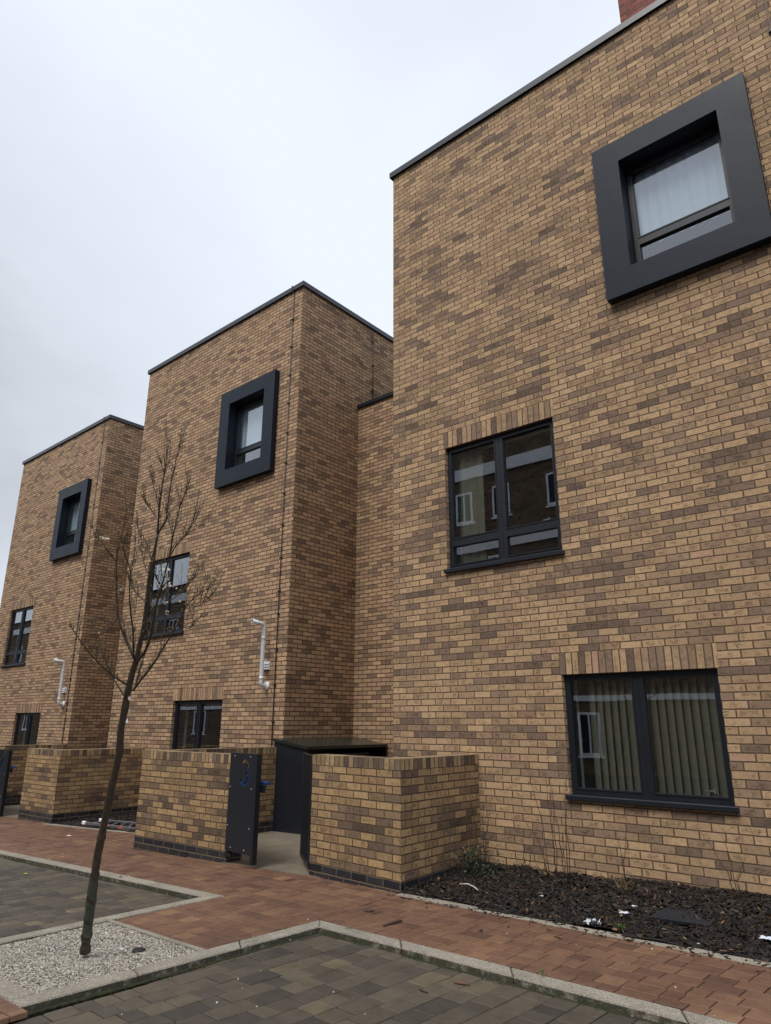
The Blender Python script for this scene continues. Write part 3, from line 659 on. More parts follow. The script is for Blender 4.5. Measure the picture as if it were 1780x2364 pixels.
# ------------------------------------------------------------------ gates
def stroke(pts, w):
    """outline of a thick open stroke"""
    P = [Vector(p) for p in pts]; L = []; R = []
    for k in range(len(P)):
        t = (P[min(k + 1, len(P) - 1)] - P[max(k - 1, 0)]).normalized(); n = Vector((-t.y, t.x)) * w / 2
        L.append(P[k] + n); R.append(P[k] - n)
    return L + R[::-1]
def arc(cx, cy, rx, ry, a0, a1, n=16): return [(cx + rx * cos(radians(a0 + (a1 - a0) * k / n)), cy + ry * sin(radians(a0 + (a1 - a0) * k / n))) for k in range(n + 1)]
DIGITS = {'3': [stroke(arc(0, .218, .066, .052, 165, -32), .036), stroke(arc(-.004, .082, .080, .070, 62, -165), .036)],
          '2': [stroke(arc(0, .200, .066, .066, 165, -30) + [(.02, .115), (-.075, .035)], .036), stroke([(-.08, .0), (.09, .0)], .034)]}
def panel_gate(p0, p1, z0, z1, ch, label, hinge_h=.075):
    """solid board gate leaf from hinge p0 to free edge p1 with a digit cut through it"""
    g = thing('panel_gate', label, 'gate', (p0[0], p0[1], z0), 'number panel gates')
    a = Vector((p0[0], p0[1], 0)); d = Vector((p1[0] - p0[0], p1[1] - p0[1], 0)); L = d.length; t = d / L; n = Vector((t.y, -t.x, 0))   # n faces the street
    def P(u, w, z): return a + t * u + n * w + Vector((0, 0, z))
    # board with the digit cut out
    zb0 = z0 + .09; outer = [Vector((0, zb0)), Vector((L, zb0)), Vector((L, z1)), Vector((0, z1))]
    holes = [[Vector((L * .56 + q.x, z1 - .355 + q.y)) for q in h] for h in DIGITS[ch]]
    loops = [outer] + holes; flat = [q for l in loops for q in l]
    tb = bmesh.new()
    for l in loops:
        vs = [tb.verts.new((q.x, q.y, 0)) for q in l]
        for k_ in range(len(vs)): tb.edges.new((vs[k_], vs[(k_ + 1) % len(vs)]))
    bmesh.ops.triangle_fill(tb, edges=tb.edges[:], use_beauty=False, normal=(0, 0, 1))
    bo = MB()
    for f_ in tb.faces:
        q = [v.co.copy() for v in f_.verts]
        if (q[1] - q[0]).cross(q[2] - q[0]).z < 0: q.reverse()
        bo.face([P(v.x, .031, v.y) for v in q]); bo.face([P(v.x, .021, v.y) for v in reversed(q)])
    print('gate tris', len(tb.faces)); tb.free()
    for l in loops:
        for k_ in range(len(l)):
            a_, b2 = l[k_], l[(k_ + 1) % len(l)]
            bo.face([P(a_.x, .021, a_.y), P(b2.x, .021, b2.y), P(b2.x, .031, b2.y), P(a_.x, .031, a_.y)])
    bo.build('board', m_gate, g)
    f = MB()
    X = lambda q: P(q.x, q.y, q.z)
    f.box(0, .05, -.030, .020, z0 + .06, z1, xf=X); f.box(L - .045, L + .004, -.030, .033, z0, z1, xf=X)
    f.box(.05, L - .045, -.030, .020, z1 - .05, z1 - .001, xf=X); f.box(.05, L - .045, -.030, .020, z0 + .10, z0 + .15, xf=X)
    f.box(.05, L - .045, -.030, .020, (z0 + z1) / 2 - .14, (z0 + z1) / 2 - .09, xf=X)
    f.build('steel_frame', m_black, g)
    k = MB(); k.box(-.03, .10, -.02, .015, z0 + .02, z0 + .06, xf=X); k.build('hinge', m_black, g)
    for (u, z) in ((.10, z1 - .035), (L - .14, z1 - .035), (.03, z0 + .78), (L - .09, z0 + .78), (.03, z0 + .36), (L - .09, z0 + .36), (.12, z0 + .13), (L - .17, z0 + .13)):
        k = MB(); k.tube([P(u, .030, z), P(u, .036, z)], .008, 8); k.build('bolt', m_bolt, g)
    # blue latch box on the back edge
    k = MB(); zl = z1 - .32
    k.bbox(L * .20, L - .05, .008, .019, zl - .07, zl + .165, .003, xf=X); k.bbox(L - .05, L + .10, -.095, -.060, zl - .014, zl + .018, .004, xf=X)
    k.build('blue_latch', m_blue_paint, g)
    k = MB(); k.box(L - .02, L + .06, -.06, -.045, zl - .10, zl - .02, xf=X); k.build('latch_bracket', m_black, g)
    return g
def rail_gate(p0, p1, z0, z1, label, nb=11):
    g = thing('railing_gate', label, 'gate', (p0[0], p0[1], z0), 'barred gate leaves')
    a = Vector((p0[0], p0[1], 0)); d = Vector((p1[0] - p0[0], p1[1] - p0[1], 0)); L = d.length; t = d / L; n = Vector((t.y, -t.x, 0))
    X = lambda q: a + t * q.x + n * q.y + Vector((0, 0, q.z))
    f = MB(); f.bbox(0, L, -.022, .022, z1 - .012, z1, .002, xf=X); f.box(.012, L - .012, -.02, .02, z0, z0 + .04, xf=X)
    f.box(0, .035, -.02, .02, z0, z1 - .012, xf=X); f.box(L - .035, L, -.02, .02, z0, z1 - .012, xf=X)
    f.build('frame', m_black, g)
    for i in range(nb):
        u = .05 + (L - .10) * (i + .5) / nb
        k = MB(); k.box(u - .008, u + .008, -.018, .018, z0 + .04, z1 - .012, xf=X); k.build('bar', m_black, g)
    return g
panel_gate((-1.325, -1.455), (-.752, -1.512), -2.02, -.855, '3', 'dark board gate with the number 3 cut through it, standing between brick piers')
rail_gate((-.02, -1.36), (-.60, -.94), -1.98, -.852, 'black barred gate leaf swung inward beside the corner garden wall')
panel_gate((-9.90, -.84), (-9.30, -.80), -2.28, -1.055, '2', 'dark board gate with a number 2 cut out, cropped by the left edge')
rail_gate((-8.575, -.72), (-8.90, -.30), -2.19, -1.07, 'black barred gate leaf seen almost edge on near the left edge', 9)

# ------------------------------------------------------------------ bin stores
def bin_store(dx, dy, dz, label):
    g = thing('bin_store', label, 'bin store', (-2.7 + dx, 1.6 + dy, -2.13 + dz), 'steel bin stores in the entrance yards')
    x0, x1, y0, y1 = -3.10 + dx, -2.33 + dx, .72 + dy, 2.59 + dy
    zl, zr = -.79 + dz, -.895 + dz; zb = -2.2 + dz
    def zz(x): return zl + (zr - zl) * (x - x0) / (x1 - x0)
    p = MB(); p.face([(x0, y0, zb), (x1, y0, zb), (x1, y0, zz(x1)), (x0, y0, zz(x0))]); p.face([(x0, y0 + .03, zb), (x0, y0 + .03, zz(x0)), (x1, y0 + .03, zz(x1)), (x1, y0 + .03, zb)])
    p.face([(x1, y0, zb), (x1, y0 + .03, zb), (x1, y0 + .03, zz(x1)), (x1, y0, zz(x1))]); p.face([(x0, y0, zb), (x0, y0, zz(x0)), (x0, y0 + .03, zz(x0)), (x0, y0 + .03, zb)])
    p.build('end_panel', m_gate, g)
    p = MB(); p.face([(x0, y1, zb), (x1, y1, zb), (x1, y1, zz(x1)), (x0, y1, zz(x0))]); p.face([(x0 + .002, y0 + .04, zb), (x0 + .002, y1, zb), (x0 + .002, y1, zl), (x0 + .002, y0 + .04, zl)])
    p.build('back_panel', m_black, g)
    r = MB(); th = .045; o = .035
    A = [(x0 - .0, y0 - o), (x1 + o, y0 - o), (x1 + o, y1), (x0, y1)]
    r.face([(a, b_, zz(a) + th) for a, b_ in A]); r.face([(a, b_, zz(a)) for a, b_ in reversed(A)])
    for i in range(4):
        a, b_ = A[i], A[(i + 1) % 4]; r.face([(a[0], a[1], zz(a[0])), (b_[0], b_[1], zz(b_[0])), (b_[0], b_[1], zz(b_[0]) + th), (a[0], a[1], zz(a[0]) + th)])
    r.build('sloping_roof', m_store_roof, g)
    d = MB(); d.box(x1 - .03, x1 - .002, y0 + .04, y0 + .93, zb, zr - .22); d.build('door', m_black, g)
    d = MB(); d.box(x1 - .03, x1 - .002, y0 + .95, y1 - .02, zb, zr - .22); d.build('door', m_black, g)
    d = MB(); d.bbox(x1 - .02, x1 + .012, y0 + .04, y1 - .45, zr - .115, zr - .085, .003); d.build('top_rail', m_gate, g)
    return g
bin_store(0, 0, 0, 'black steel bin store with sloping roof behind the number 3 gate')
s2 = bin_store(-8.56, .56, -.38, 'distant black bin store against the shaded flank of the farthest house')

q0, q1 = onY(2.9, 233, 1704), onY(2.9, 250, 1704)
b = MB(); b.bbox(q0.x, q1.x, 2.9, 2.96, -2.5, q0.z, .004); b.build('tall_side_panel', m_black, s2)
# ------------------------------------------------------------------ ground
g = MB(); S = 400
g.face([(-S, -S, gz(-S) - .075), (S, -S, gz(S) - .075), (S, S, gz(S) - .075), (-S, S, gz(-S) - .075)])
struct(g.build('ground', m_joint))

def inside(pt, poly):
    x, y = pt; r = False; n = len(poly)
    for i in range(n):
        x1, y1 = poly[i]; x2, y2 = poly[(i + 1) % n]
        if (y1 > y) != (y2 > y) and x < (x2 - x1) * (y - y1) / (y2 - y1) + x1: r = not r
    return r
def clip_poly(sub, poly):
    """Sutherland-Hodgman of sub against convex CCW poly"""
    out = sub
    for i in range(len(poly)):
        a = poly[i]; b_ = poly[(i + 1) % len(poly)]; inp = out; out = []
        if not inp: return []
        f = lambda p: (b_[0] - a[0]) * (p[1] - a[1]) - (b_[1] - a[1]) * (p[0] - a[0])
        for j in range(len(inp)):
            p, q = inp[j - 1], inp[j]; fp, fq = f(p), f(q)
            if fq >= 0:
                if fp < 0: t = fp / (fp - fq); out.append((p[0] + (q[0] - p[0]) * t, p[1] + (q[1] - p[1]) * t))
                out.append(q)
            elif fp >= 0: t = fp / (fp - fq); out.append((p[0] + (q[0] - p[0]) * t, p[1] + (q[1] - p[1]) * t))
    return out
def area(p): return .5 * sum(p[i - 1][0] * p[i][1] - p[i][0] * p[i - 1][1] for i in range(len(p)))
def shrink(p, d):
    n = len(p); out = []
    for i in range(n):
        p0, p1, p2 = Vector(p[i - 1]), Vector(p[i]), Vector(p[(i + 1) % n])
        if (p1 - p0).length < 1e-4 or (p2 - p1).length < 1e-4: return None
        a = (p1 - p0).normalized(); b_ = (p2 - p1).normalized(); na = Vector((-a.y, a.x)); nb = Vector((-b_.y, b_.x))
        m = na + nb
        if m.dot(na) < .08: return None
        q = p1 + m / m.dot(na) * d; out.append((q.x, q.y))
    return out if area(out) > 1e-5 else None
class Pave:
    def __init__(s, zoff, rnd): s.m = MB(); s.z = zoff; s.r = rnd
    def block(s, quad, polys, tint):
        for poly in polys:
            c = clip_poly(quad, poly)
            # drop duplicate points
            cc = []
            for p in c:
                if not cc or math.hypot(p[0] - cc[-1][0], p[1] - cc[-1][1]) > .002: cc.append(p)
            if len(cc) > 2 and math.hypot(cc[0][0] - cc[-1][0], cc[0][1] - cc[-1][1]) < .002: cc.pop()
            if len(cc) < 3 or area(cc) < .0006: continue
            a = shrink(cc, .0036); b_ = shrink(cc, .0075)
            if not a or not b_ or len(a) != len(b_): continue
            dz = s.z + s.r.uniform(-.0015, .0015); tl = s.r.uniform(-.006, .006); tm = s.r.uniform(-.006, .006); cx, cy = cc[0]
            Zt = lambda p: gz(p[0]) + dz + tl * (p[0] - cx) + tm * (p[1] - cy)
            n = len(a)
            s.m.face([(p[0], p[1], Zt(p)) for p in b_], None, tint)
            for i in range(n):
                j = (i + 1) % n
                s.m.face([(a[i][0], a[i][1], Zt(a[i]) - .004), (a[j][0], a[j][1], Zt(a[j]) - .004), (b_[j][0], b_[j][1], Zt(b_[j])), (b_[i][0], b_[i][1], Zt(b_[i]))], None, tint)
                s.m.face([(a[i][0], a[i][1], Zt(a[i]) - .03), (a[j][0], a[j][1], Zt(a[j]) - .03), (a[j][0], a[j][1], Zt(a[j]) - .004), (a[i][0], a[i][1], Zt(a[i]) - .004)], None, tint)
def courses(pv, polys, org, ang, w, lens, ext, tints):
    """courses running along direction ang, random block lengths"""
    ux, uy = cos(ang), sin(ang); vx, vy = -uy, ux; o = Vector(org)
    for r in range(ext[2], ext[3]):
        u = ext[0] + pv.r.uniform(-.2, 0)
        while u < ext[1]:
            l = pv.r.choice(lens)
            q = [(o.x + ux * a + vx * b_, o.y + uy * a + vy * b_) for a, b_ in ((u, r * w), (u + l, r * w), (u + l, (r + 1) * w), (u, (r + 1) * w))]
            c = ((q[0][0] + q[2][0]) / 2, (q[0][1] + q[2][1]) / 2)
            t = tints(pv.r)
            pv.block(q, polys, t)
            u += l
def herring(pv, polys, org, ang, ext, tints, a=.10):
    """90 degree herringbone of 2a x a blocks"""
    ca, sa = cos(ang), sin(ang)
    def tr(x, y): return (org[0] + ca * x - sa * y, org[1] + sa * x + ca * y)
    for i in range(ext[0], ext[1]):
        for j in range(ext[2], ext[3]):
            k = (i - j) % 4
            if k == 0: x0, y0, x1, y1 = i, j, i + 2, j + 1
            elif k == 3: x0, y0, x1, y1 = i, j, i + 1, j + 2
            else: continue
            q = [tr(x0 * a, y0 * a), tr(x1 * a, y0 * a), tr(x1 * a, y1 * a), tr(x0 * a, y1 * a)]
            pv.block(q, polys, tints(pv.r))
rp = random.Random(11)
# red block pavement: convex pieces
band_l = [(-22, -3.1), (-4.74, -2.61), (.08, -2.53), (.08, -2.0), (.0, -1.37), (-3.2, -.45), (-8.6, -.85), (-22, -.9)]
PINK = [[(.08, -2.53), (1.42, -2.60), (1.34, -1.49), (0, -1.385)],                    # near the corner wall
        [(-1.34, -2.57), (.08, -2.53), (0, -1.385), (-1.34, -1.44)],
        [(-3.262, -2.59), (-1.34, -2.57), (-1.34, -1.44), (-3.262, -1.505)],
        [(-4.74, -2.61), (-3.262, -2.59), (-3.262, -.49), (-4.74, -.65)],
        [(-7.265, -2.645), (-4.74, -2.61), (-4.74, -.65), (-7.265, -.915)],
        [(-9.9, -2.68), (-7.265, -2.645), (-7.265, -.765), (-9.9, -.82)],
        [(-20, -2.8), (-9.9, -2.68), (-9.9, -.82), (-20, -.8)],
        [(1.42, -2.60), (8, -2.96), (8, -1.88), (1.34, -1.48)],
        [(.085, -3.62), (1.37, -3.65), (1.42, -2.60), (.08, -2.53)],
        [(-14, -9), (1.55, -9), (1.55, -4.93), (-14, -4.93)]]
LOT1 = [[(1.46, -8.2), (9, -8.2), (9, -3.17), (1.58, -2.765)]]
LOT2 = [[(-17, -4.9), (-.12, -4.9), (-.055, -2.665), (-4.74, -2.745), (-17, -2.86)]]
pv = Pave(0.0, rp)
pt = lambda r: min(1, max(0, r.gauss(.48, .22)))
# edging course of stretchers along the kerb, then herringbone inside
courses(pv, PINK[:4] + PINK[7:9], (0, -1.45), radians(-3.0), .140, [.11, .165, .165, .225], (-6, 9, -18, 9), pt)
courses(pv, PINK[4:7] + [PINK[9]], (-7, -.9), radians(.5), .140, [.11, .165, .165, .225], (-14, 9, -60, 6), pt)
struct(pv.m.build('pavement', m_pink))
pv = Pave(-.040, rp)
def gt(r):
    q = r.random()
    return min(1, max(0, r.gauss(.25, .12) if q < .50 else (r.gauss(.52, .1) if q < .86 else r.gauss(.78, .1))))

courses(pv, LOT1, (3, -5), radians(86.5), .165, [.12, .165, .165, .24, .24], (-4.2, 3.5, -40, 14), gt)
courses(pv, LOT2, (-.1, -3), radians(88), .165, [.12, .165, .165, .24, .24], (-2.2, 1.2, -2, 104), gt)
struct(pv.m.build('parking_bay', m_grey))
# entrance path
c = MB(); zc = .006
def sheet(mb, poly, dz):
    mb.face([(p[0], p[1], gz(p[0]) + dz) for p in poly]); n = len(poly)
    for i in range(n):
        p, q = poly[i], poly[(i + 1) % n]; mb.face([(p[0], p[1], gz(p[0]) + dz - .1), (q[0], q[1], gz(q[0]) + dz - .1), (q[0], q[1], gz(q[0]) + dz), (p[0], p[1], gz(p[0]) + dz)])
sheet(c, [(-1.70, -1.40), (-1.34, -1.455), (.02, -1.415), (1.1, -1.3), (1.1, 2.62), (-3.1, 2.62), (-3.1, -1.3)], .004)
sheet(c, [(-9.95, -.78), (-8.55, -.75), (-7.5, -.6), (-7.5, 3.1), (-11.66, 3.1), (-11.7, -.7)], .004)
struct(c.build('path', m_concrete))

# kerbs: each stone of a run is cut in one mesh per run
def kerb(runs, name, top=.002, drop=.30, seg=.9, seed=1):
    k = MB(); r = random.Random(seed)
    for (a, b_, c_, d) in runs:      # outer a->b, inner d->c, CCW quad a,b,c,d
        A, B, Cc, D = map(Vector, (a, b_, c_, d)); L = (B - A).length; n = max(1, round(L / seg)); g_ = .003 / L
        cuts = [0] + [(i + r.uniform(-.08, .08)) / n for i in range(1, n)] + [1]
        for i in range(n):
            f0, f1 = cuts[i] + (g_ if i else 0), cuts[i + 1] - (g_ if i < n - 1 else 0)
            q = [A.lerp(B, f0), A.lerp(B, f1), D.lerp(Cc, f1), D.lerp(Cc, f0)]
            if area([tuple(p) for p in q]) < 0: q.reverse()
            jz = r.uniform(-.002, .002)
            # subdivide so the top edge can wander a little
            qi = shrink([tuple(p) for p in q], .007)
            for e_ in range(4):
                p, s_ = q[e_], q[(e_ + 1) % 4]; pi_, si = qi[e_], qi[(e_ + 1) % 4]
                k.face([(p.x, p.y, gz(p.x) - drop), (s_.x, s_.y, gz(s_.x) - drop), (s_.x, s_.y, gz(s_.x) + top - .008 + jz), (p.x, p.y, gz(p.x) + top - .008 + jz)])
                k.face([(p.x, p.y, gz(p.x) + top - .008 + jz), (s_.x, s_.y, gz(s_.x) + top - .008 + jz), (si[0], si[1], gz(si[0]) + top + jz), (pi_[0], pi_[1], gz(pi_[0]) + top + jz)])
            k.face([(p[0], p[1], gz(p[0]) + top + jz) for p in qi])
    return struct(k.build(name, m_kerb))
kerb([((1.30, -4.93), (1.43, -2.62), (1.575, -2.765), (1.445, -4.93)), ((1.43, -2.62), (8.0, -2.975), (8.0, -3.12), (1.575, -2.765))], 'kerb', seed=3)
kerb([((.08, -2.53), (-4.74, -2.61), (-4.74, -2.75), (-.06, -2.67)), ((-4.74, -2.61), (-17, -2.72), (-17, -2.86), (-4.74, -2.75))], 'kerb', seed=4)
kerb([((.02, -4.78), (.085, -2.56), (-.055, -2.66), (-.12, -4.93))], 'kerb', seed=5)
kerb([((-.12, -4.93), (1.30, -4.93), (1.30, -4.785), (.02, -4.78))], 'kerb', seed=6)
kerb([((.062, -3.665), (1.36, -3.69), (1.362, -3.65), (.063, -3.622))], 'kerb', seed=7, top=.001)
kerb([((1.345, -1.575), (8.0, -1.99), (8.0, -1.87), (1.34, -1.47))], 'kerb', seed=8, top=.004, drop=.1)
kerb([((-7.27, -.91), (-3.262, -.49), (-3.262, -.40), (-7.27, -.82))], 'kerb', seed=9, top=.004, drop=.1)

# gravel square round the tree
gq = MB(); NX, NY = 60, 60
P4 = [(.025, -4.778), (1.30, -4.783), (1.358, -3.692), (.060, -3.667)]
def gp(i, j):
    u, v = i / NX, j / NY; a = Vector(P4[0]).lerp(Vector(P4[1]), u); b_ = Vector(P4[3]).lerp(Vector(P4[2]), u); p = a.lerp(b_, v)
    r = math.hypot(p.x - .70, p.y + 4.13); h = -.012 - .02 * math.exp(-(r / .3) ** 4) + .004 * mnoise.noise(Vector((p.x * 9, p.y * 9, 0)))
    return (p.x, p.y, gz(p.x) + h)
for i in range(NX):
    for j in range(NY): gq.face([gp(i, j), gp(i + 1, j), gp(i + 1, j + 1), gp(i, j + 1)], smooth=True)
struct(gq.build('tree_pit_gravel_ground', m_gravel))
rg = random.Random(3)
pb = MB()
def pebble(mb, x, y, z, r, tint, rnd, fl=.6):
    n = 5; ang = rnd.uniform(0, 6.28); pts = []
    ring = [(x + r * cos(ang + 2 * pi * k / n) * rnd.uniform(.75, 1.1), y + r * sin(ang + 2 * pi * k / n) * rnd.uniform(.75, 1.1), z) for k in range(n)]
    top = [(x + (q[0] - x) * .55, y + (q[1] - y) * .55, z + r * fl) for q in ring]
    for k in range(n): mb.face([ring[k], ring[(k + 1) % n], top[(k + 1) % n], top[k]], None, tint)
    mb.face(top, None, tint)
for k in range(9000):
    i, j = rg.uniform(0, NX), rg.uniform(0, NY); p = gp(i, j)
    pebble(pb, p[0], p[1], p[2] - .002, rg.uniform(.004, .009), rg.random(), rg)
def peb_mat():
    s = NT('loose_gravel'); a = s.n.new('ShaderNodeAttribute'); a.attribute_name = 'tint'
    c = s.ramp(a.outputs['Fac'], [(0, (.10, .09, .08)), (.18, (.24, .21, .17)), (.6, (.43, .39, .32)), (1, (.66, .63, .56))])
    return s.fin(c, .65, spec=.3)
tag(pb.build('gravel', peb_mat()), 'pale pea gravel filling the square bed round the young tree', 'gravel', kind='stuff')
k = MB(); q = onZ(gz(1.0) - .008, 320, 2194); k.tube([q, q + Vector((0, 0, .007)), q + Vector((0, 0, .010))], [.045, .045, .038], 20)
ir = thing('ground_cap', 'round black plastic cap set in the gravel beside the tree', 'cap', q); k.build('lid', m_black, ir)
k = MB(); k.tube([q + Vector((0, 0, .0095)), q + Vector((0, 0, .0115))], [.014, .012], 12); k.build('centre_boss', m_black, ir)

# ------------------------------------------------------------------ bark mulch beds
def bed(poly, zt, n, name, label, seed, hmap):
    r = random.Random(seed); xs = [p[0] for p in poly]; ys = [p[1] for p in poly]
    m = MB(); N = 90
    gx = lambda i: min(xs) + (max(xs) - min(xs)) * i / N
    gy = lambda j: min(ys) + (max(ys) - min(ys)) * j / 24
    H = lambda x, y: gz(x) + hmap(x, y)
    for i in range(N):
        for j in range(24):
            c_ = (gx(i + .5), gy(j + .5))
            if inside(c_, poly) : m.face([(gx(a), gy(b_), H(gx(a), gy(b_))) for a, b_ in ((i, j), (i + 1, j), (i + 1, j + 1), (i, j + 1))])
    struct(m.build('planting_bed_ground', m_soil))
    ch_ = MB(); k = 0
    while k < n:
        x, y = r.uniform(min(xs), max(xs)), r.uniform(min(ys) - .03, max(ys))
        if not inside((x, y - r.uniform(-.015, .03)), poly): continue
        k += 1
        l = r.uniform(.012, .058) * (1.5 if r.random() < .08 else 1); w_ = l * r.uniform(.14, .60); t_ = r.uniform(.002, .007)
        R3 = Matrix.Rotation(r.uniform(0, 6.28), 3, 'Z') @ Matrix.Rotation(r.gauss(0, .55), 3, 'X') @ Matrix.Rotation(r.gauss(0, .55), 3, 'Y')
        base = Vector((x, y, H(x, y) + r.uniform(.002, .018)))
        xf = lambda v: base + R3 @ v
        tint = min(1, r.random() ** 1.0) * .9 if r.random() < .955 else r.uniform(.88, 1)
        b0 = l / 2; w2 = w_ / 2; tp = r.uniform(.3, .9)
        P = [(-b0, -w2 * tp, 0), (b0 * .9, -w2, 0), (b0, w2 * tp, 0), (-b0 * .8, w2, 0)]
        lo = [xf(Vector((p[0], p[1], 0))) for p in P]; hi = [xf(Vector((p[0] * .92, p[1] * .85, t_ + (.3 * w_ if abs(p[0]) < 0 else 0)))) for p in P]
        ch_.face(hi, None, tint)
        for a in range(4): ch_.face([lo[a], lo[(a + 1) % 4], hi[(a + 1) % 4], hi[a]], None, tint)
    return tag(ch_.build(name, m_chip), label, 'mulch', kind='stuff')
hm = lambda x, y: .010 + .045 * max(0, min(1, (y + 1.45) / .9)) + .022 * mnoise.noise(Vector((x * 3, y * 3, .5)))
bed([(1.33, -1.49), (8, -1.90), (8, 0), (1.26, 0)], 0, 21000, 'bark_mulch', 'dark wet bark mulch in the bed under the nearest house', 5, hm)
hm2 = lambda x, y: .0 + .03 * max(0, min(1, (y + .8) / .8)) + .012 * mnoise.noise(Vector((x * 3, y * 3, .5)))
bed([(-7.27, -.85), (-3.262, -.43), (-3.262, .94), (-7.30, .94)], 0, 3500, 'bark_mulch', 'dark bark mulch in the small bed with the ladder', 6, hm2)

# manhole cover in the mulch
mc = MB(); zc = gz(3.7) + .050
mp0, mp1, mp2, mp3 = [onZ(zc, 1380 + u / 4.165, 1980 + v / 4.165) for u, v in ((490, 570), (670, 470), (1215, 525), (1075, 655))]
cc = (mp0 + mp1 + mp2 + mp3) / 4
cov = thing('inspection_cover', 'dark square chequered inspection cover half buried in bark mulch', 'drain cover', cc)
mc.face([mp0, mp3, mp2, mp1][::-1] if False else [mp0, mp3, mp2, mp1]); 
for a, b_ in ((mp0, mp3), (mp3, mp2), (mp2, mp1), (mp1, mp0)): mc.face([a - Vector((0, 0, .02)), b_ - Vector((0, 0, .02)), b_, a])
mc.build('plate', m_black, cov)
st = MB()
for i in range(17):
    for j in range(15):
        u, v = (i + .6) / 17.4, (j + .6) / 15.4
        p = mp0.lerp(mp3, v).lerp(mp1.lerp(mp2, v), u); s_ = .009 if (i + j) % 2 else .006; an = .6 if (i + j) % 2 else -.6
        e1 = Vector((cos(an), sin(an), 0)) * s_; e2 = Vector((-sin(an), cos(an), 0)) * s_ * .5
        q = [p - e1 - e2, p + e1 - e2, p + e1 + e2, p - e1 + e2]; tp = [p + (a - p) * .6 + Vector((0, 0, .006)) for a in q]
        st.face(tp)
        for a in range(4): st.face([q[a], q[(a + 1) % 4], tp[(a + 1) % 4], tp[a]])
st.build('raised_studs', simple_mat('worn_iron', (.030, .030, .033), .45, .3, .3, 30), cov)

# ------------------------------------------------------------------ young tree
TB = Vector((.74, -4.20, gz(.74) - .03)); TD = (TB - CAM).dot(Fw)
tree = thing('young_tree', 'young bare street tree with a few cream blossoms leaning over the gravel square', 'tree', TB)
rt = random.Random(21)
def TP(x, y, dd=0.): return atD(TD + dd, x, y)
def chain(mb, px, r0, r1, dd0=0., dd1=0., n=8, knots=0., up=False):
    L = len(px); pts = []; rad = []
    # smooth subdivision
    for i in range(L - 1):
        for k in range(4):
            t = k / 4; p0, p1, p2, p3 = px[max(i - 1, 0)], px[i], px[i + 1], px[min(i + 2, L - 1)]
            f = lambda a, b_, c_, d: .5 * ((2 * b_) + (-a + c_) * t + (2 * a - 5 * b_ + 4 * c_ - d) * t * t + (-a + 3 * b_ - 3 * c_ + d) * t ** 3)
            pts.append((f(p0[0], p1[0], p2[0], p3[0]), f(p0[1], p1[1], p2[1], p3[1])))
    pts.append(px[-1]); n_ = len(pts); out = []
    for i, p in enumerate(pts):
        f = i / (n_ - 1); out.append(TP(p[0] + rt.uniform(-.5, .5), p[1], dd0 + (dd1 - dd0) * f))
        r = r0 + (r1 - r0) * f
        rad.append(r * .84 * (1 + knots * (rt.random() < .18) * rt.uniform(.3, 1)))
    mb.tube(out, rad, n); return out, rad
tr = MB()
trunk_px = [(196.5, 2199), (198, 2180), (204, 2130), (214.5, 2055), (225, 1974), (234, 1932), (240, 1905), (254, 1838), (267, 1775), (275, 1739), (279, 1684), (289, 1632), (297, 1593), (306, 1556), (314, 1525), (322, 1490), (332, 1447), (337, 1415), (340, 1390), (345, 1339), (354, 1288), (364, 1234)]
tpts = []; trd = []
R_BASE = .0335
for i, p in enumerate(trunk_px):
    f = i / (len(trunk_px) - 1)
    r = [.034, .030, .0285, .028, .0265, .0245, .0235, .0230, .0230, .0225, .0225, .0225, .0222, .0215, .0195, .0165, .0155, .0145, .0138, .0128, .0108, .009][i]
    tpts.append(TP(p[0] + (rt.uniform(-1.5, 1.5) if 2 < i < 14 else 0), p[1], .0 + .05 * f)); trd.append(r * (1 + (.12 if i in (5, 7, 9, 11) else 0)))
# resample for knotty look
P2, R2 = [], []
for i in range(len(tpts) - 1):
    for k in range(5):
        t = k / 5; P2.append(tpts[i].lerp(tpts[i + 1], t)); rr_ = trd[i] + (trd[i + 1] - trd[i]) * t; R2.append(rr_ * (1 + (.14 if rt.random() < .12 else 0) + rt.uniform(-.03, .03)))
P2.append(tpts[-1]); R2.append(trd[-1])
tr.tube(P2, R2, 14)
tr.build('trunk', m_bark, tree)
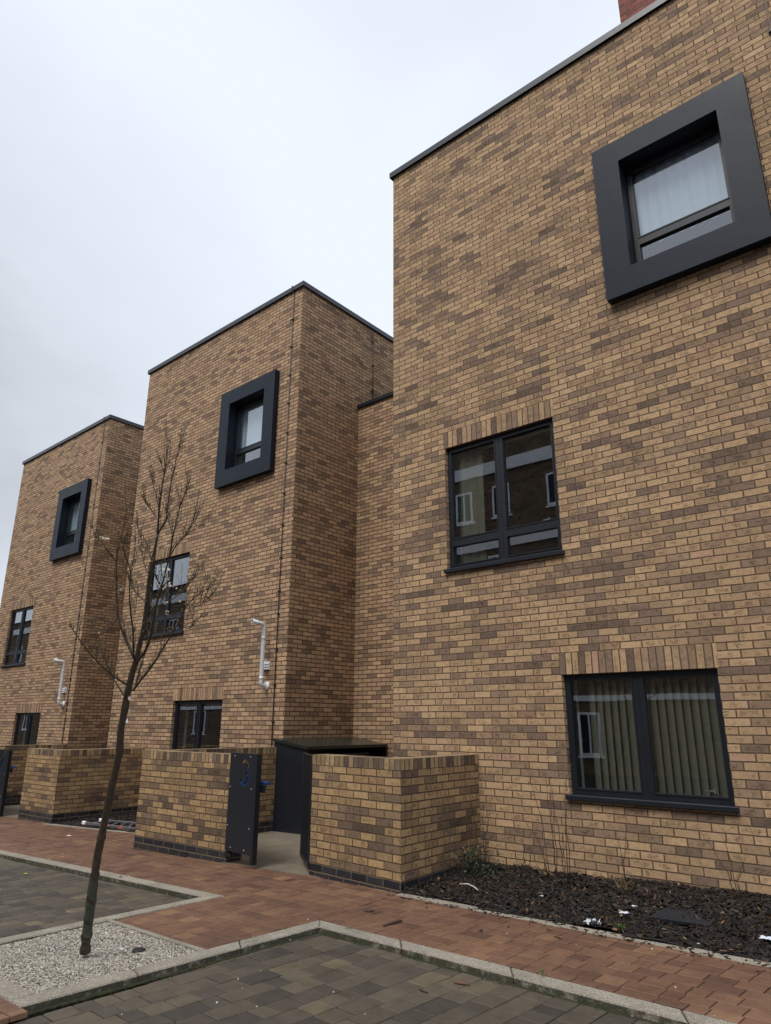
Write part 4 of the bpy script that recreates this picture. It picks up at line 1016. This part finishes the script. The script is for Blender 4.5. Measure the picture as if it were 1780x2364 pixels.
# main limbs (pixel paths in the photo, with real depth spread)
LIMBS = [
 ([(364, 1234), (366, 1195), (369.5, 1159), (374, 1125), (380, 1095), (384, 1060), (390, 1022)], .0095, .0022, .05, .02),
 ([(364, 1234), (374, 1216), (383, 1200), (388, 1165), (393, 1129), (398, 1100), (403, 1078), (410, 1048), (417, 1020)], .0085, .002, .05, .14),
 ([(293, 1581), (257, 1557), (224, 1527), (192, 1489), (172, 1459), (162, 1446)], .0075, .0022, 0, -.28),
 ([(289.5, 1612), (270, 1580), (256, 1557), (247, 1537), (243, 1523)], .006, .002, 0, .10),
 ([(310, 1519), (301, 1500), (291.5, 1481), (280, 1450), (273, 1424), (270, 1385), (269.5, 1339), (269.5, 1298), (275, 1262), (281, 1234), (287, 1205), (293, 1180)], .011, .002, 0, .22),
 ([(269.5, 1298), (251, 1275), (234, 1251), (222, 1239)], .005, .002, .17, .05),
 ([(308, 1519), (308, 1490), (307, 1458), (303, 1425), (300, 1390), (299, 1355), (301.7, 1322), (295, 1300), (288, 1281), (284, 1262)], .0085, .002, 0, -.25),
 ([(300, 1335), (306, 1300), (310, 1268)], .004, .0018, -.15, -.05),
 ([(339, 1390), (325, 1380), (312, 1366), (303, 1350), (298, 1332), (292, 1318), (288, 1305)], .007, .002, 0, .30),
 ([(315, 1529), (332, 1508), (340, 1492), (346, 1475), (353, 1440), (359, 1407), (366, 1380), (373, 1356), (382, 1320), (390, 1288), (396, 1260), (400, 1234), (409, 1195), (417, 1163), (424, 1148), (430.5, 1136)], .0125, .002, 0, -.30),
 ([(390, 1288), (400, 1270), (412, 1253), (425, 1240), (437, 1224), (445, 1203), (452.5, 1183)], .006, .002, -.2, -.4),
 ([(308.5, 1593), (325, 1570), (342, 1549), (356, 1530), (369.5, 1508), (387, 1480), (403, 1454), (416, 1430), (430.5, 1400), (444, 1385), (457.6, 1373), (474, 1363), (490, 1354)], .0095, .0018, 0, -.45),
 ([(312, 1583), (318, 1565), (322, 1549), (331, 1520), (339, 1491), (346, 1468), (352, 1440), (357, 1418)], .0075, .002, 0, .20),
 ([(363, 1400), (383, 1390), (403, 1380), (418, 1367), (434, 1352.5), (452, 1332), (468, 1315)], .0055, .0018, -.1, .15),
 ([(349, 1288), (339, 1272), (329, 1258), (322, 1235), (315, 1210)], .005, .0018, .05, .30),
 ([(359, 1190), (348, 1176), (337, 1163)], .0042, .0018, .05, -.1),
 ([(345, 1330), (336, 1312), (330, 1290), (326, 1272)], .0045, .0018, .0, .18),
 ([(373, 1356), (362, 1335), (352, 1310), (350, 1290)], .004, .0018, -.1, -.3),
 ([(400, 1234), (392, 1215), (386, 1195), (384, 1180)], .004, .0018, -.2, -.12),
 ([(369, 1160), (360, 1140), (354, 1118), (352, 1100)], .0042, .0018, .05, .15),
 ([(380, 1095), (374, 1075), (370, 1062)], .003, .0015, .04, -.05),
 ([(412, 1253), (430, 1236), (448, 1222), (466, 1212)], .004, .0016, -.25, -.15),
 ([(403, 1454), (415, 1440), (432, 1452), (444, 1446)], .003, .0014, -.25, -.2),
 ([(273, 1424), (262, 1440), (250, 1455), (232, 1463), (220, 1452)], .0035, .0016, .1, .3),
 ([(224, 1527), (222, 1508), (224, 1490)], .003, .0015, -.15, -.15),
 ([(257, 1557), (247, 1535), (244, 1520)], .0035, .0015, -.08, -.2),
 ([(430.5, 1400), (444, 1398), (458, 1400), (470, 1390), (482, 1382)], .003, .0014, -.35, -.3),
 ([(332, 1447), (345, 1430), (352, 1404), (366, 1385), (376, 1360)], .006, .002, .02, .25),
]
tips = []
for px, r0, r1, d0, d1 in LIMBS:
    lb = MB(); o_, rd = chain(lb, px, r0, r1, d0, d1, 7, .25)
    tips.append((o_, rd, lb))
fl = None
def bud(bdm, p, s):
    d = Vector((rt.gauss(0, .5), rt.gauss(0, .5), rt.uniform(.3, 1.2))).normalized()
    bdm.tube([p, p + d * s * .5, p + d * s], [s * .14, s * .34, s * .05], 5, False, mi=2)
def blossom(p, s):
    fl = MB()
    for _ in range(rt.randint(4, 7)):
        c_ = p + Vector((rt.gauss(0, 1), rt.gauss(0, 1), rt.gauss(0, 1))) * s * .5; nn = Vector((rt.gauss(0, 1), rt.gauss(0, 1), rt.gauss(0, 1))).normalized()
        a = nn.orthogonal().normalized(); b_ = nn.cross(a)
        for k in range(5):
            t0 = 2 * pi * k / 5; q = [c_, c_ + (a * cos(t0) + b_ * sin(t0)) * s * .4 + nn * s * .05, c_ + (a * cos(t0 + .6) + b_ * sin(t0 + .6)) * s * .55 + nn * s * .12, c_ + (a * cos(t0 + 1.2) + b_ * sin(t0 + 1.2)) * s * .4 + nn * s * .05]
            fl.face(q)
    fl.build('blossom', m_petal, tree)
for o_, rd, lb in tips:
    n_ = len(o_); tw = lb
    for i in range(1, n_):
        f = i / n_
        if rt.random() < .72:
            t = (o_[i] - o_[i - 1]).normalized(); side = (R_ * rt.uniform(-.55, .55) + Fw * rt.uniform(-.5, .5) + Vector((0, 0, .75)) + t * .8).normalized()
            l = rt.uniform(.010, .045) if rt.random() < .52 else rt.uniform(.05, .19)
            p = o_[i]; mid_ = p + side * l * .5 + Vector((rt.gauss(0, .06) * l, rt.gauss(0, .06) * l, .05 * l)); e_ = p + side * l + Vector((rt.gauss(0, .10), rt.gauss(0, .10), .25)) * l
            tw.tube([p, mid_, e_], [.0021, .0016, .0011], 5, False, mi=1)
            bud(tw, e_, rt.uniform(.010, .018))
            if l > .06:
                for _ in range(3): bud(tw, p.lerp(e_, rt.uniform(.3, .9)), rt.uniform(.007, .012))
                for _ in range(rt.randint(1, 3)):
                    q0 = p.lerp(mid_, rt.uniform(.4, 1)); s2 = (side + Vector((rt.gauss(0, .5), rt.gauss(0, .5), .5))).normalized(); e2 = q0 + s2 * l * rt.uniform(.3, .6)
                    tw.tube([q0, e2], [.0015, .0010], 5, False, mi=1); bud(tw, e2, .012)
        elif rt.random() < .5: bud(tw, o_[i] + Vector((rt.gauss(0, .002), rt.gauss(0, .002), 0)), rt.uniform(.008, .014))
    for _ in range(3): bud(tw, o_[-1] + Vector((rt.gauss(0, .004), rt.gauss(0, .004), rt.gauss(0, .006))), rt.uniform(.012, .02))
    lb.build('branch', [m_bark, m_twig, m_bud], tree)
for (x, y, dd, s) in ((240, 1244, .05, .022), (233, 1240, .05, .016), (307, 1210, .3, .016), (384, 1321, -.15, .024), (386, 1337, -.15, .018), (390, 1350, -.1, .02), (403, 1356, 0, .015), (284, 1363, .2, .022), (278, 1361, .2, .016), (415, 1387, .1, .015), (384, 1391, -.1, .014), (386, 1417, .1, .014), (385, 1412, .1, .010), (230, 1459, .25, .012), (217, 1524, -.1, .012), (322, 1545, .1, .014), (174, 1452, -.25, .010), (405, 1125, .1, .010), (392, 1040, .03, .010), (375, 1352, -.1, .016)):
    blossom(TP(x, y, dd), s)
# wrapped guard on the lower trunk, with the spiral slit showing dark
gd = MB(); seg = [i for i in range(len(P2)) if 6 <= i <= 20]
def trunk_at(f):
    i = f * (len(P2) - 1); k_ = min(int(i), len(P2) - 2); t = i - k_
    return P2[k_].lerp(P2[k_ + 1], t), R2[k_] + (R2[k_ + 1] - R2[k_]) * t
f0, f1 = 6 / len(P2), 17.5 / len(P2); NS = 60; NA = 20; turns = 3.4
for i in range(NS):
    for k_ in range(NA):
        fa = (i + .5) / NS; ph = ((k_ + .5) / NA + fa * turns) % 1.0
        if ph < .16: continue
        q = []
        for (ii, kk) in ((i, k_), (i, k_ + 1), (i + 1, k_ + 1), (i + 1, k_)):
            f = f0 + (f1 - f0) * ii / NS; c_, r = trunk_at(f); an = 2 * pi * kk / NA
            q.append(c_ + (R_ * cos(an) + Fw * sin(an)) * (r * 1.06 + .0025))
        gd.face(q, smooth=True)
gd.build('spiral_guard', m_guard, tree)
tg = MB(); p = TP(299, 1612, -.035); a = R_ * .012; b_ = Vector((0, 0, .014)); tg.face([p - a, p + b_ * 1.2 - a * .2, p + a, p - b_ * 1.3]); tg.face([p - b_ * 1.3, p + a, p + b_ * 1.2 - a * .2, p - a])
tag(tg.build('tag', m_white, tree), 'small white tag tied at the fork of the tree')
tg = MB(); p = TP(293.5, 1664, -.035); tg.face([p - a * .9 - b_ * .8, p + a * .5 - b_ * .8, p + a * .4 + b_ * 1.2, p - a * .1 + b_ * 1.2]); tg.tube([p + b_, TP(300, 1636, -.035)], .0012, 5)
tag(tg.build('tag', m_white, tree), 'white paper tag hanging on a string from the trunk')

# ------------------------------------------------------------------ planting
def shrub(x, y, stems, label, group, leaves=0, seed=1, straw=0):
    r = random.Random(seed); z = gz(x) + .03
    s = thing('bare_shrub', label, 'shrub', (x, y, z), group)
    st = MB(); lf = MB()
    for (dx, dy, h, lean) in stems:
        pts = [Vector((x + dx, y + dy, z - .02))]; n = 7
        for i in range(1, n + 1):
            f = i / n; pts.append(Vector((x + dx + lean * f * f + r.gauss(0, .008), y + dy + r.gauss(0, .008) - .03 * f, z + h * f)))
        st.tube(pts, [.0042 * (1 - .75 * i / n) + .0006 for i in range(n + 1)], 6)
        for i in range(2, n + 1):
            for _ in range(2 if r.random() < .6 else 1):
                d = Vector((r.uniform(-1, 1), r.uniform(-.6, .6), r.uniform(.4, 1.2))).normalized(); l = r.uniform(.02, .09) * (1.2 - .5 * i / n)
                e_ = pts[i] + d * l; st.tube([pts[i], pts[i] + d * l * .5 + Vector((0, 0, .004)), e_], [.0016, .0013, .001], 5, False)
                if r.random() < leaves:
                    for _ in range(3):
                        c_ = e_ + Vector((r.gauss(0, .008), r.gauss(0, .008), r.gauss(0, .008))); nn = Vector((r.gauss(0, 1), r.gauss(0, 1), 1)).normalized(); a = nn.orthogonal().normalized() * .012; b2 = nn.cross(a) * .45
                        lf.face([c_ - a, c_ - b2, c_ + a, c_ + b2])
    st.build('stems', m_twig, s)
    if lf.f: lf.build('leaves', m_leaf, s)
    if straw:
        sw = MB()
        for _ in range(straw):
            an = r.uniform(0, 6.28); l = r.uniform(.05, .20); p0 = Vector((x + r.gauss(0, .02), y - .04 + r.gauss(0, .02), z)); d = Vector((cos(an) * .6, sin(an) * .4, 1)).normalized()
            p1 = p0 + d * l; p2 = p1 + Vector((cos(an) * .05, sin(an) * .03, -.03)); sw.tube([p0, p1, p2], [.0018, .0014, .0008], 4, False)
        sw.build('straw', m_straw, s)
    return s
GP = 'bare shrubs in the bark bed'
shrub(1.50, -.42, [(0, 0, .78, -.08), (.05, .04, .72, .05), (-.08, .02, .55, -.05), (.10, -.03, .66, .12)], 'bare shrub in the corner where the garden wall meets the nearest house', GP, .22, 3)
shrub(1.98, -.32, [(0, 0, .36, .02), (.03, .02, .28, .09)], 'shortest two-stemmed shrub near the corner of the bark bed', GP, .0, 14)
shrub(2.22, -.28, [(0, 0, 1.00, -.16), (.06, .03, .98, -.05), (.10, -.02, .92, .02), (-.02, .02, .55, -.22)], 'tall many-stemmed bare shrub in the bark bed left of the lower window', GP, .06, 4, 14)
shrub(2.42, -.30, [(0, 0, 1.02, .10), (.02, .02, .95, .05), (-.03, 0, .8, -.07)], 'upright shrub with one leafy clump just left of the lower window', GP, .16, 8)
shrub(3.06, -.45, [(0, 0, .62, .08), (.0, .02, .5, -.04)], 'thin forked shrub with dry straw under the left part of the lower window', GP, .0, 5, 16)
shrub(3.90, -.22, [(0, 0, .50, -.20), (.01, .02, .52, -.02), (.02, 0, .36, .12)], 'dark three-forked sapling in front of the brick at the right edge', GP, .0, 6)
shrub(-4.9, .35, [(0, 0, .75, .1), (.2, .05, .8, -.05), (-.3, 0, .6, -.1), (-.1, .0, .7, .0)], 'bare bush above the ladder behind the tree trunk', 'bare shrubs in the small bed', .1, 9)
shrub(-5.9, .2, [(0, 0, .6, .15), (-.2, .05, .7, .05), (.2, .0, .5, -.1)], 'thin bare bush against the garden wall near the ladder foot', 'bare shrubs in the small bed', .12, 10)
# leafy ground shrub at the wall corner
gs = MB(); r = random.Random(2)
for _ in range(900):
    x, y = 1.46 + abs(r.gauss(0, .17)), -.55 + r.gauss(0, .16); h = .26 * math.exp(-((x - 1.5) / .28) ** 2) * r.random() ; c_ = Vector((x, y, gz(x) + .05 + h))
    nn = Vector((r.gauss(0, 1), r.gauss(0, 1), .8)).normalized(); a = nn.orthogonal().normalized() * r.uniform(.009, .018); b2 = nn.cross(a) * .5
    gs.face([c_ - a, c_ - b2, c_ + a, c_ + b2])
gsr = thing('low_shrub', 'small dark leafy shrub sprouting at the foot of the corner garden wall', 'shrub', (1.5, -.55, gz(1.5)))
gs.build('leaves', m_leaf, gsr)
gs = MB()
for _ in range(26):
    an = r.uniform(0, 6.28); q = Vector((1.5 + r.gauss(0, .03), -.55 + r.gauss(0, .03), gz(1.5) + .03)); gs.tube([q, q + Vector((cos(an) * .06, sin(an) * .06, .12)), q + Vector((cos(an) * .14, sin(an) * .12, .22))], [.003, .002, .001], 5, False)
gs.build('stems', m_twig, gsr)

def tuft(mb, c, n, h, sp, r):
    for _ in range(n):
        an = r.uniform(0, 6.28); p0 = c + Vector((r.gauss(0, sp * .4), r.gauss(0, sp * .4), 0)); l = h * r.uniform(.5, 1.1); d = Vector((cos(an), sin(an), 0)) * l * r.uniform(.2, .9); w_ = Vector((-sin(an), cos(an), 0)) * .0022
        m_ = p0 + d * .5 + Vector((0, 0, l * .7)); e_ = p0 + d + Vector((0, 0, l * .75))
        mb.face([p0 - w_, p0 + w_, m_ + w_, m_ - w_]); mb.face([m_ - w_, m_ + w_, e_])
for (px, py, n, h, lab) in ((1433, 2150, 60, .06, 'bright green grass tuft at the edge of the bark bed beside the paper'), (808, 2155, 40, .05, 'green weed rooted in the kerb joint right of the bay corner'), (650, 2155, 26, .05, 'small weed on the kerb left of the bay corner'),
                            (960, 2208, 40, .035, 'flat weed patch in the kerb gutter of the nearest bay'), (278, 2030, 30, .05, 'small weed in the far kerb gutter right of the tree trunk'), (1255, 2252, 14, .05, 'thin grass blades between red pavers and the kerb')):
    c_ = onZ(gz(2.0), px, py); c_ = onZ(gz(c_.x) - (.03 if py not in (2150, 2252) or px == 650 else -.01), px, py)
    t = MB(); tuft(t, c_, n, h, .035 if n > 30 else .02, r)
    single(t.build('weed_tuft', m_grass), lab, 'weed', 'weeds along the kerbs')
# moss and grit line along the bay kerbs
ms = MB()
def mossline(a, b_, n, zo):
    for _ in range(n):
        f = r.random(); x = a[0] + (b_[0] - a[0]) * f; y = a[1] + (b_[1] - a[1]) * f
        if mnoise.noise(Vector((x * 2.3, y * 2.3, 4))) < -.25: continue
        w_ = abs(r.gauss(0, .011)); dx, dy = -(b_[1] - a[1]), (b_[0] - a[0]); L = math.hypot(dx, dy)
        pebble(ms, x + dx / L * w_, y + dy / L * w_, gz(x) + zo - .003, r.uniform(.004, .011), r.random(), r, .7)
mossline((8, -3.125), (1.58, -2.77), 4200, -.040); mossline((1.58, -2.77), (1.45, -4.93), 2200, -.040)
mossline((-.06, -2.68), (-4.74, -2.76), 2600, -.040); mossline((-.125, -4.9), (-.065, -2.68), 300, -.04)
tag(ms.build('moss', m_moss), 'dark moss and grit lining the foot of the bay kerbs', 'moss', kind='stuff')

# ------------------------------------------------------------------ ladder lying in the small bed
ld = thing('ladder', 'aluminium ladder with orange labels lying in the small bed beside the garden wall', 'ladder', (-5.3, -.7, -2.14))
zl = -2.14
A0, A1 = onZ(zl, 196, 1900), onZ(zl - .01, 330, 1917); B0, B1 = onZ(zl + .01, 236, 1894), onZ(zl, 332, 1903)
for a, b_ in ((A0, A1), (B0, B1)):
    k = MB(); d = (b_ - a).normalized(); n = Vector((-d.y, d.x, 0)).normalized()
    X = lambda q, a=a, d=d, n=n: a + d * q.x + n * q.y + Vector((0, 0, q.z))
    L = (b_ - a).length; k.bbox(0, L, -.012, .012, -.022, .022, .003, xf=X); so2 = k.build('stile', m_alu, ld)
    k = MB(); k.bbox(-.07, .03, -.018, .018, -.03, .03, .012, xf=X); k.build('rubber_foot', m_white, so2)
    if a is A0:
        k = MB(); k.box(.42, .62, -.0135, .0135, -.0225, .0225, xf=X); k.box(.85, .97, -.0135, .0135, -.0225, .0225, xf=X); k.build('orange_label', m_orange, so2)
for i in range(6):
    f = .12 + i * .16; k = MB(); k.tube([A0.lerp(A1, f), B0.lerp(B1, f)], .014, 8); k.build('rung', m_alu, ld)

# ------------------------------------------------------------------ litter and small things
def crumple(name, px, py, z, s, label, cat, mat=None, seed=1, flat=.5, group=None):
    rr = random.Random(seed); c_ = onZ(z, px, py); m = MB(); n = 7
    ring = []
    grid = {}
    for i in range(n + 1):
        for j in range(n + 1):
            u, v = i / n - .5, j / n - .5
            h = (abs(mnoise.noise(Vector((u * 4 + seed, v * 4, seed * 1.7)))) * 1.6 + .25 * (1 - 2 * max(abs(u), abs(v)))) * flat
            grid[i, j] = c_ + Vector(((u + rr.gauss(0, .03)) * s, (v + rr.gauss(0, .03)) * s * .7, h * s * .55 + .004))
    for i in range(n):
        for j in range(n):
            if (i in (0, n - 1) or j in (0, n - 1)) and rr.random() < .3: continue
            q = [grid[i, j], grid[i + 1, j], grid[i + 1, j + 1], grid[i, j + 1]]; m.face([q[0], q[1], q[2]]); m.face([q[0], q[2], q[3]])
    return single(m.build(name, mat or m_paper), label, cat, group)
zg = lambda x: gz(x)
crumple('crumpled_paper', 1369, 2136, zg(3.2) + .015, .115, 'largest crumpled white paper resting on the kerb of the bark bed', 'litter', None, 3, .65, 'white litter on the mulch')
crumple('crumpled_paper', 1441, 2110, zg(3.3) + .07, .065, 'small torn white paper on the mulch left of the inspection cover', 'litter', None, 5, .35, 'white litter on the mulch')
crumple('crumpled_paper', 1464, 2094, zg(3.3) + .09, .042, 'round white scrap nearest the wall, left of the inspection cover', 'litter', None, 6, .4, 'white litter on the mulch')
crumple('crumpled_paper', 1770, 2168, zg(4.3) + .05, .085, 'pale folded scrap at the right edge of the bark bed', 'litter', None, 7, .25, 'white litter on the mulch')
crumple('crumpled_paper', 1251, 2070, zg(2.4) + .06, .03, 'tiny white scrap in the mulch below the tall shrub', 'litter', None, 8, .4, 'white litter on the mulch')
crumple('crumpled_paper', 1613, 2180, zg(3.9) + .03, .018, 'tiny bright speck of litter in the front mulch below the inspection cover', 'litter', None, 9, .4, 'white litter on the mulch')
crumple('crumpled_paper', 159, 1930, zg(-5.3), .07, 'white scrap on the red pavement left of the tree trunk', 'litter', None, 12, .2)
crumple('plastic_scrap', 60, 2018, zg(-2.6) - .04, .055, 'yellow green plastic scrap on the far grey bay', 'litter', simple_mat('lime_plastic', (.42, .55, .06), .5), 13, .25)
crumple('plastic_scrap', 3, 2056, zg(-2.6) - .04, .05, 'mint green scrap on the far grey bay at the left edge', 'litter', simple_mat('mint_plastic', (.12, .42, .30), .5), 15, .3)
crumple('crumpled_paper', 281, 2193, zg(.9) - .0, .04, 'blue white foil scrap on the gravel between the tree and the black cap', 'litter', None, 16, .4)
crumple('paper_cup_lid', 66, 1886, zg(-8.5) + .05, .09, 'small red and pink wrapper beside the gatepost at the left', 'litter', m_redp, 17, .6)
def stick(pts, rad, label, mat=None, z=0., name='stick', cat='stick'):
    m = MB(); q = [onZ(gz(onZ(-2.0, *p).x) + z, *p) for p in pts]; n = len(q)
    m.tube([a + Vector((0, 0, rad)) for a in q], [rad * (1 if 0 < i < n - 1 else .6) for i in range(n)], 6)
    return single(m.build(name, mat or m_twig), label, cat)
stick([(1061, 2043), (1080, 2043), (1095, 2050), (1103, 2057)], .008, 'pale peeled stick on the mulch beside the corner garden wall', simple_mat('peeled_wood', (.50, .46, .40), .6), .055)
stick([(885, 2140), (905, 2134), (928, 2129)], .012, 'flat brown bark strip on the red pavement below the corner wall', simple_mat('brown_bark_strip', (.075, .045, .028), .7), .0, 'bark_strip', 'bark')
stick([(1048, 2271), (1067, 2274), (1085, 2276)], .007, 'reddish bark strip lying on the nearest grey bay', simple_mat('red_bark_strip', (.13, .055, .032), .7), -.04, 'bark_strip', 'bark')
stick([(1282, 2286), (1296, 2290), (1308, 2296)], .004, 'thin dark forked twig on the grey bay by the kerb', None, -.04, 'twig', 'twig')
stick([(968, 2286), (978, 2291), (988, 2294)], .006, 'short black twig on the grey bay, bottom centre', None, -.04, 'twig', 'twig')
stick([(1280, 2164), (1288, 2166), (1298, 2170)], .006, 'black twig on the red pavement below the mulch kerb', None, .0, 'twig', 'twig')
stick([(1058, 2228), (1065, 2231), (1072, 2232)], .005, 'orange wood chip on the grey bay beside the kerb', simple_mat('orange_chip', (.42, .22, .10), .7), -.038, 'wood_chip', 'wood chip')
stick([(355, 2243), (362, 2240), (368, 2238)], .010, 'curled orange brown leaf against the kerb below the gravel square', simple_mat('dead_leaf', (.22, .10, .045), .7), -.035, 'dead_leaf', 'leaf')
crumple('dead_leaf', 852, 2104, zg(1.6), .085, 'dark curled leaf on the red pavement in front of the corner wall', 'leaf', m_twig, 18, .25)
crumple('stone', 1110, 2151, zg(2.6), .032, 'black pebble on the red pavement under the bark bed', 'stone', m_black, 19, .7, 'stones on the red pavement')
crumple('stone', 1267, 2149, zg(2.9), .03, 'dark pebble touching the mulch kerb on the red pavement', 'stone', m_black, 20, .6, 'stones on the red pavement')
# pale grit specks scattered on paving
gr = MB()
for _ in range(260):
    x = r.uniform(-7, 5.5); y = r.uniform(-6.5, -1.8); inlot = (x > 1.6 and y < -3.15) or (x < -.15 and y < -2.8)
    if 0 < x < 1.45 and y < -3.6: continue
    pebble(gr, x, y, gz(x) - (.040 if inlot else 0.), r.uniform(.003, .008), r.random(), r, .7)
tag(gr.build('grit', peb_mat()), 'small pale grit scattered over the paving', 'grit', kind='stuff')
fr_ = MB()
for _ in range(230):
    x = r.uniform(1.3, 5.6); y = -1.50 - (x - 1.34) * .06 - abs(r.gauss(.0, .09)); q = Vector((x, y, gz(x) + .004)); an = r.uniform(0, 6.28); l = r.uniform(.005, .02)
    e1 = Vector((cos(an), sin(an), 0)) * l; e2 = Vector((-sin(an), cos(an), 0)) * l * .35; u_ = Vector((0, 0, .004))
    fr_.face([q - e1 - e2 + u_, q + e1 - e2 + u_, q + e1 + e2 + u_, q - e1 + e2 + u_], None, r.random())
    fr_.face([q - e1 - e2, q + e1 - e2, q + e1 - e2 + u_, q - e1 - e2 + u_], None, r.random())
tag(fr_.build('bark_crumbs', m_chip), 'small bark crumbs spilled from the bed over its kerb', 'bark crumbs', kind='stuff')

# ------------------------------------------------------------------ across the street (seen in the window panes)
def terrace(x0, x1, y, h, label, n, band, rows, ww=.45, xs=None, band2=None):
    t = thing('street_terrace', label, 'building', ((x0 + x1) / 2, y, -2.1), 'buildings across the street')
    w = MB(); w.prism([(x0, y - 8), (x1, y - 8), (x1, y), (x0, y)], -4.2, h, (x0, y), 0); w.build('wall', m_dark_brick, t)
    f = MB(); f.box(x0, x1, y + .003, y + .12, band, band + .55); f.build('white_fascia_band', m_whitepaint, t)
    if band2:
        f = MB(); f.box(x0, x1, y + .003, y + .10, band2, band2 + .5); f.build('white_fascia_band', m_whitepaint, t)
    f = MB(); f.box(x0, x1, y + .003, y + .09, .28, .48); f.build('white_string_course', m_whitepaint, t)
    r_ = MB(); r_.face([(x0, y + .2, h), (x1, y + .2, h), (x1, y - 4, h + 1.2), (x0, y - 4, h + 1.2)]); r_.face([(x0, y - 8.2, h), (x0, y - 4, h + 1.2), (x1, y - 4, h + 1.2), (x1, y - 8.2, h)]); r_.build('slate_roof', m_slate, t)
    for ri, (za, zb_) in enumerate(rows):
        for cx_ in (xs[ri] if xs else [x0 + (x1 - x0) * (i + .5) / n for i in range(n)]):
            k = MB(); yy = y + .003; a = ww
            for q in ((cx_ - a, cx_ + a, zb_ - .09, zb_), (cx_ - a, cx_ + a, za, za + .09), (cx_ - a, cx_ - a + .09, za + .09, zb_ - .09), (cx_ + a - .09, cx_ + a, za + .09, zb_ - .09), (cx_ - .03, cx_ + .03, za + .09, zb_ - .09), (cx_ - a - .1, cx_ + a + .1, za - .08, za - .002)):
                k.box(q[0], q[1], yy, yy + .06, q[2], q[3])
            wo_ = k.build('window', m_whitepaint, t)
            k = MB(); k.face([(cx_ - a + .09, y + .02, za + .09), (cx_ + a - .09, y + .02, za + .09), (cx_ + a - .09, y + .02, zb_ - .09), (cx_ - a + .09, y + .02, zb_ - .09)][::-1]); k.build('pane', m_surr, wo_)
terrace(-23, 12, -17.5, 12.2, 'tall dark brick terrace with a white band mirrored in the nearest house panes', 11, 10.0, ((-1.6, -.1), (1.9, 3.3), (4.9, 6.3), (8.0, 9.4)), .42,
        ([-5.5, -12, -16, -20, 1.5, 6, 10], [-5.5, -9, -12, -16, -20, -2, 1.5, 6, 10], [-5.5, -9, -12, -16, -20, -2, 1.5, 6, 10], [-10.6, -8.7, -6.1, -13, -17, -21, -2, 2, 7]), 6.6)
terrace(-112, -23.5, -18.5, 8.9, 'lower dark brick terrace mirrored in the middle house panes', 22, 7.7, ((-1.2, .2), (1.9, 3.3), (5.0, 6.5)), .6)
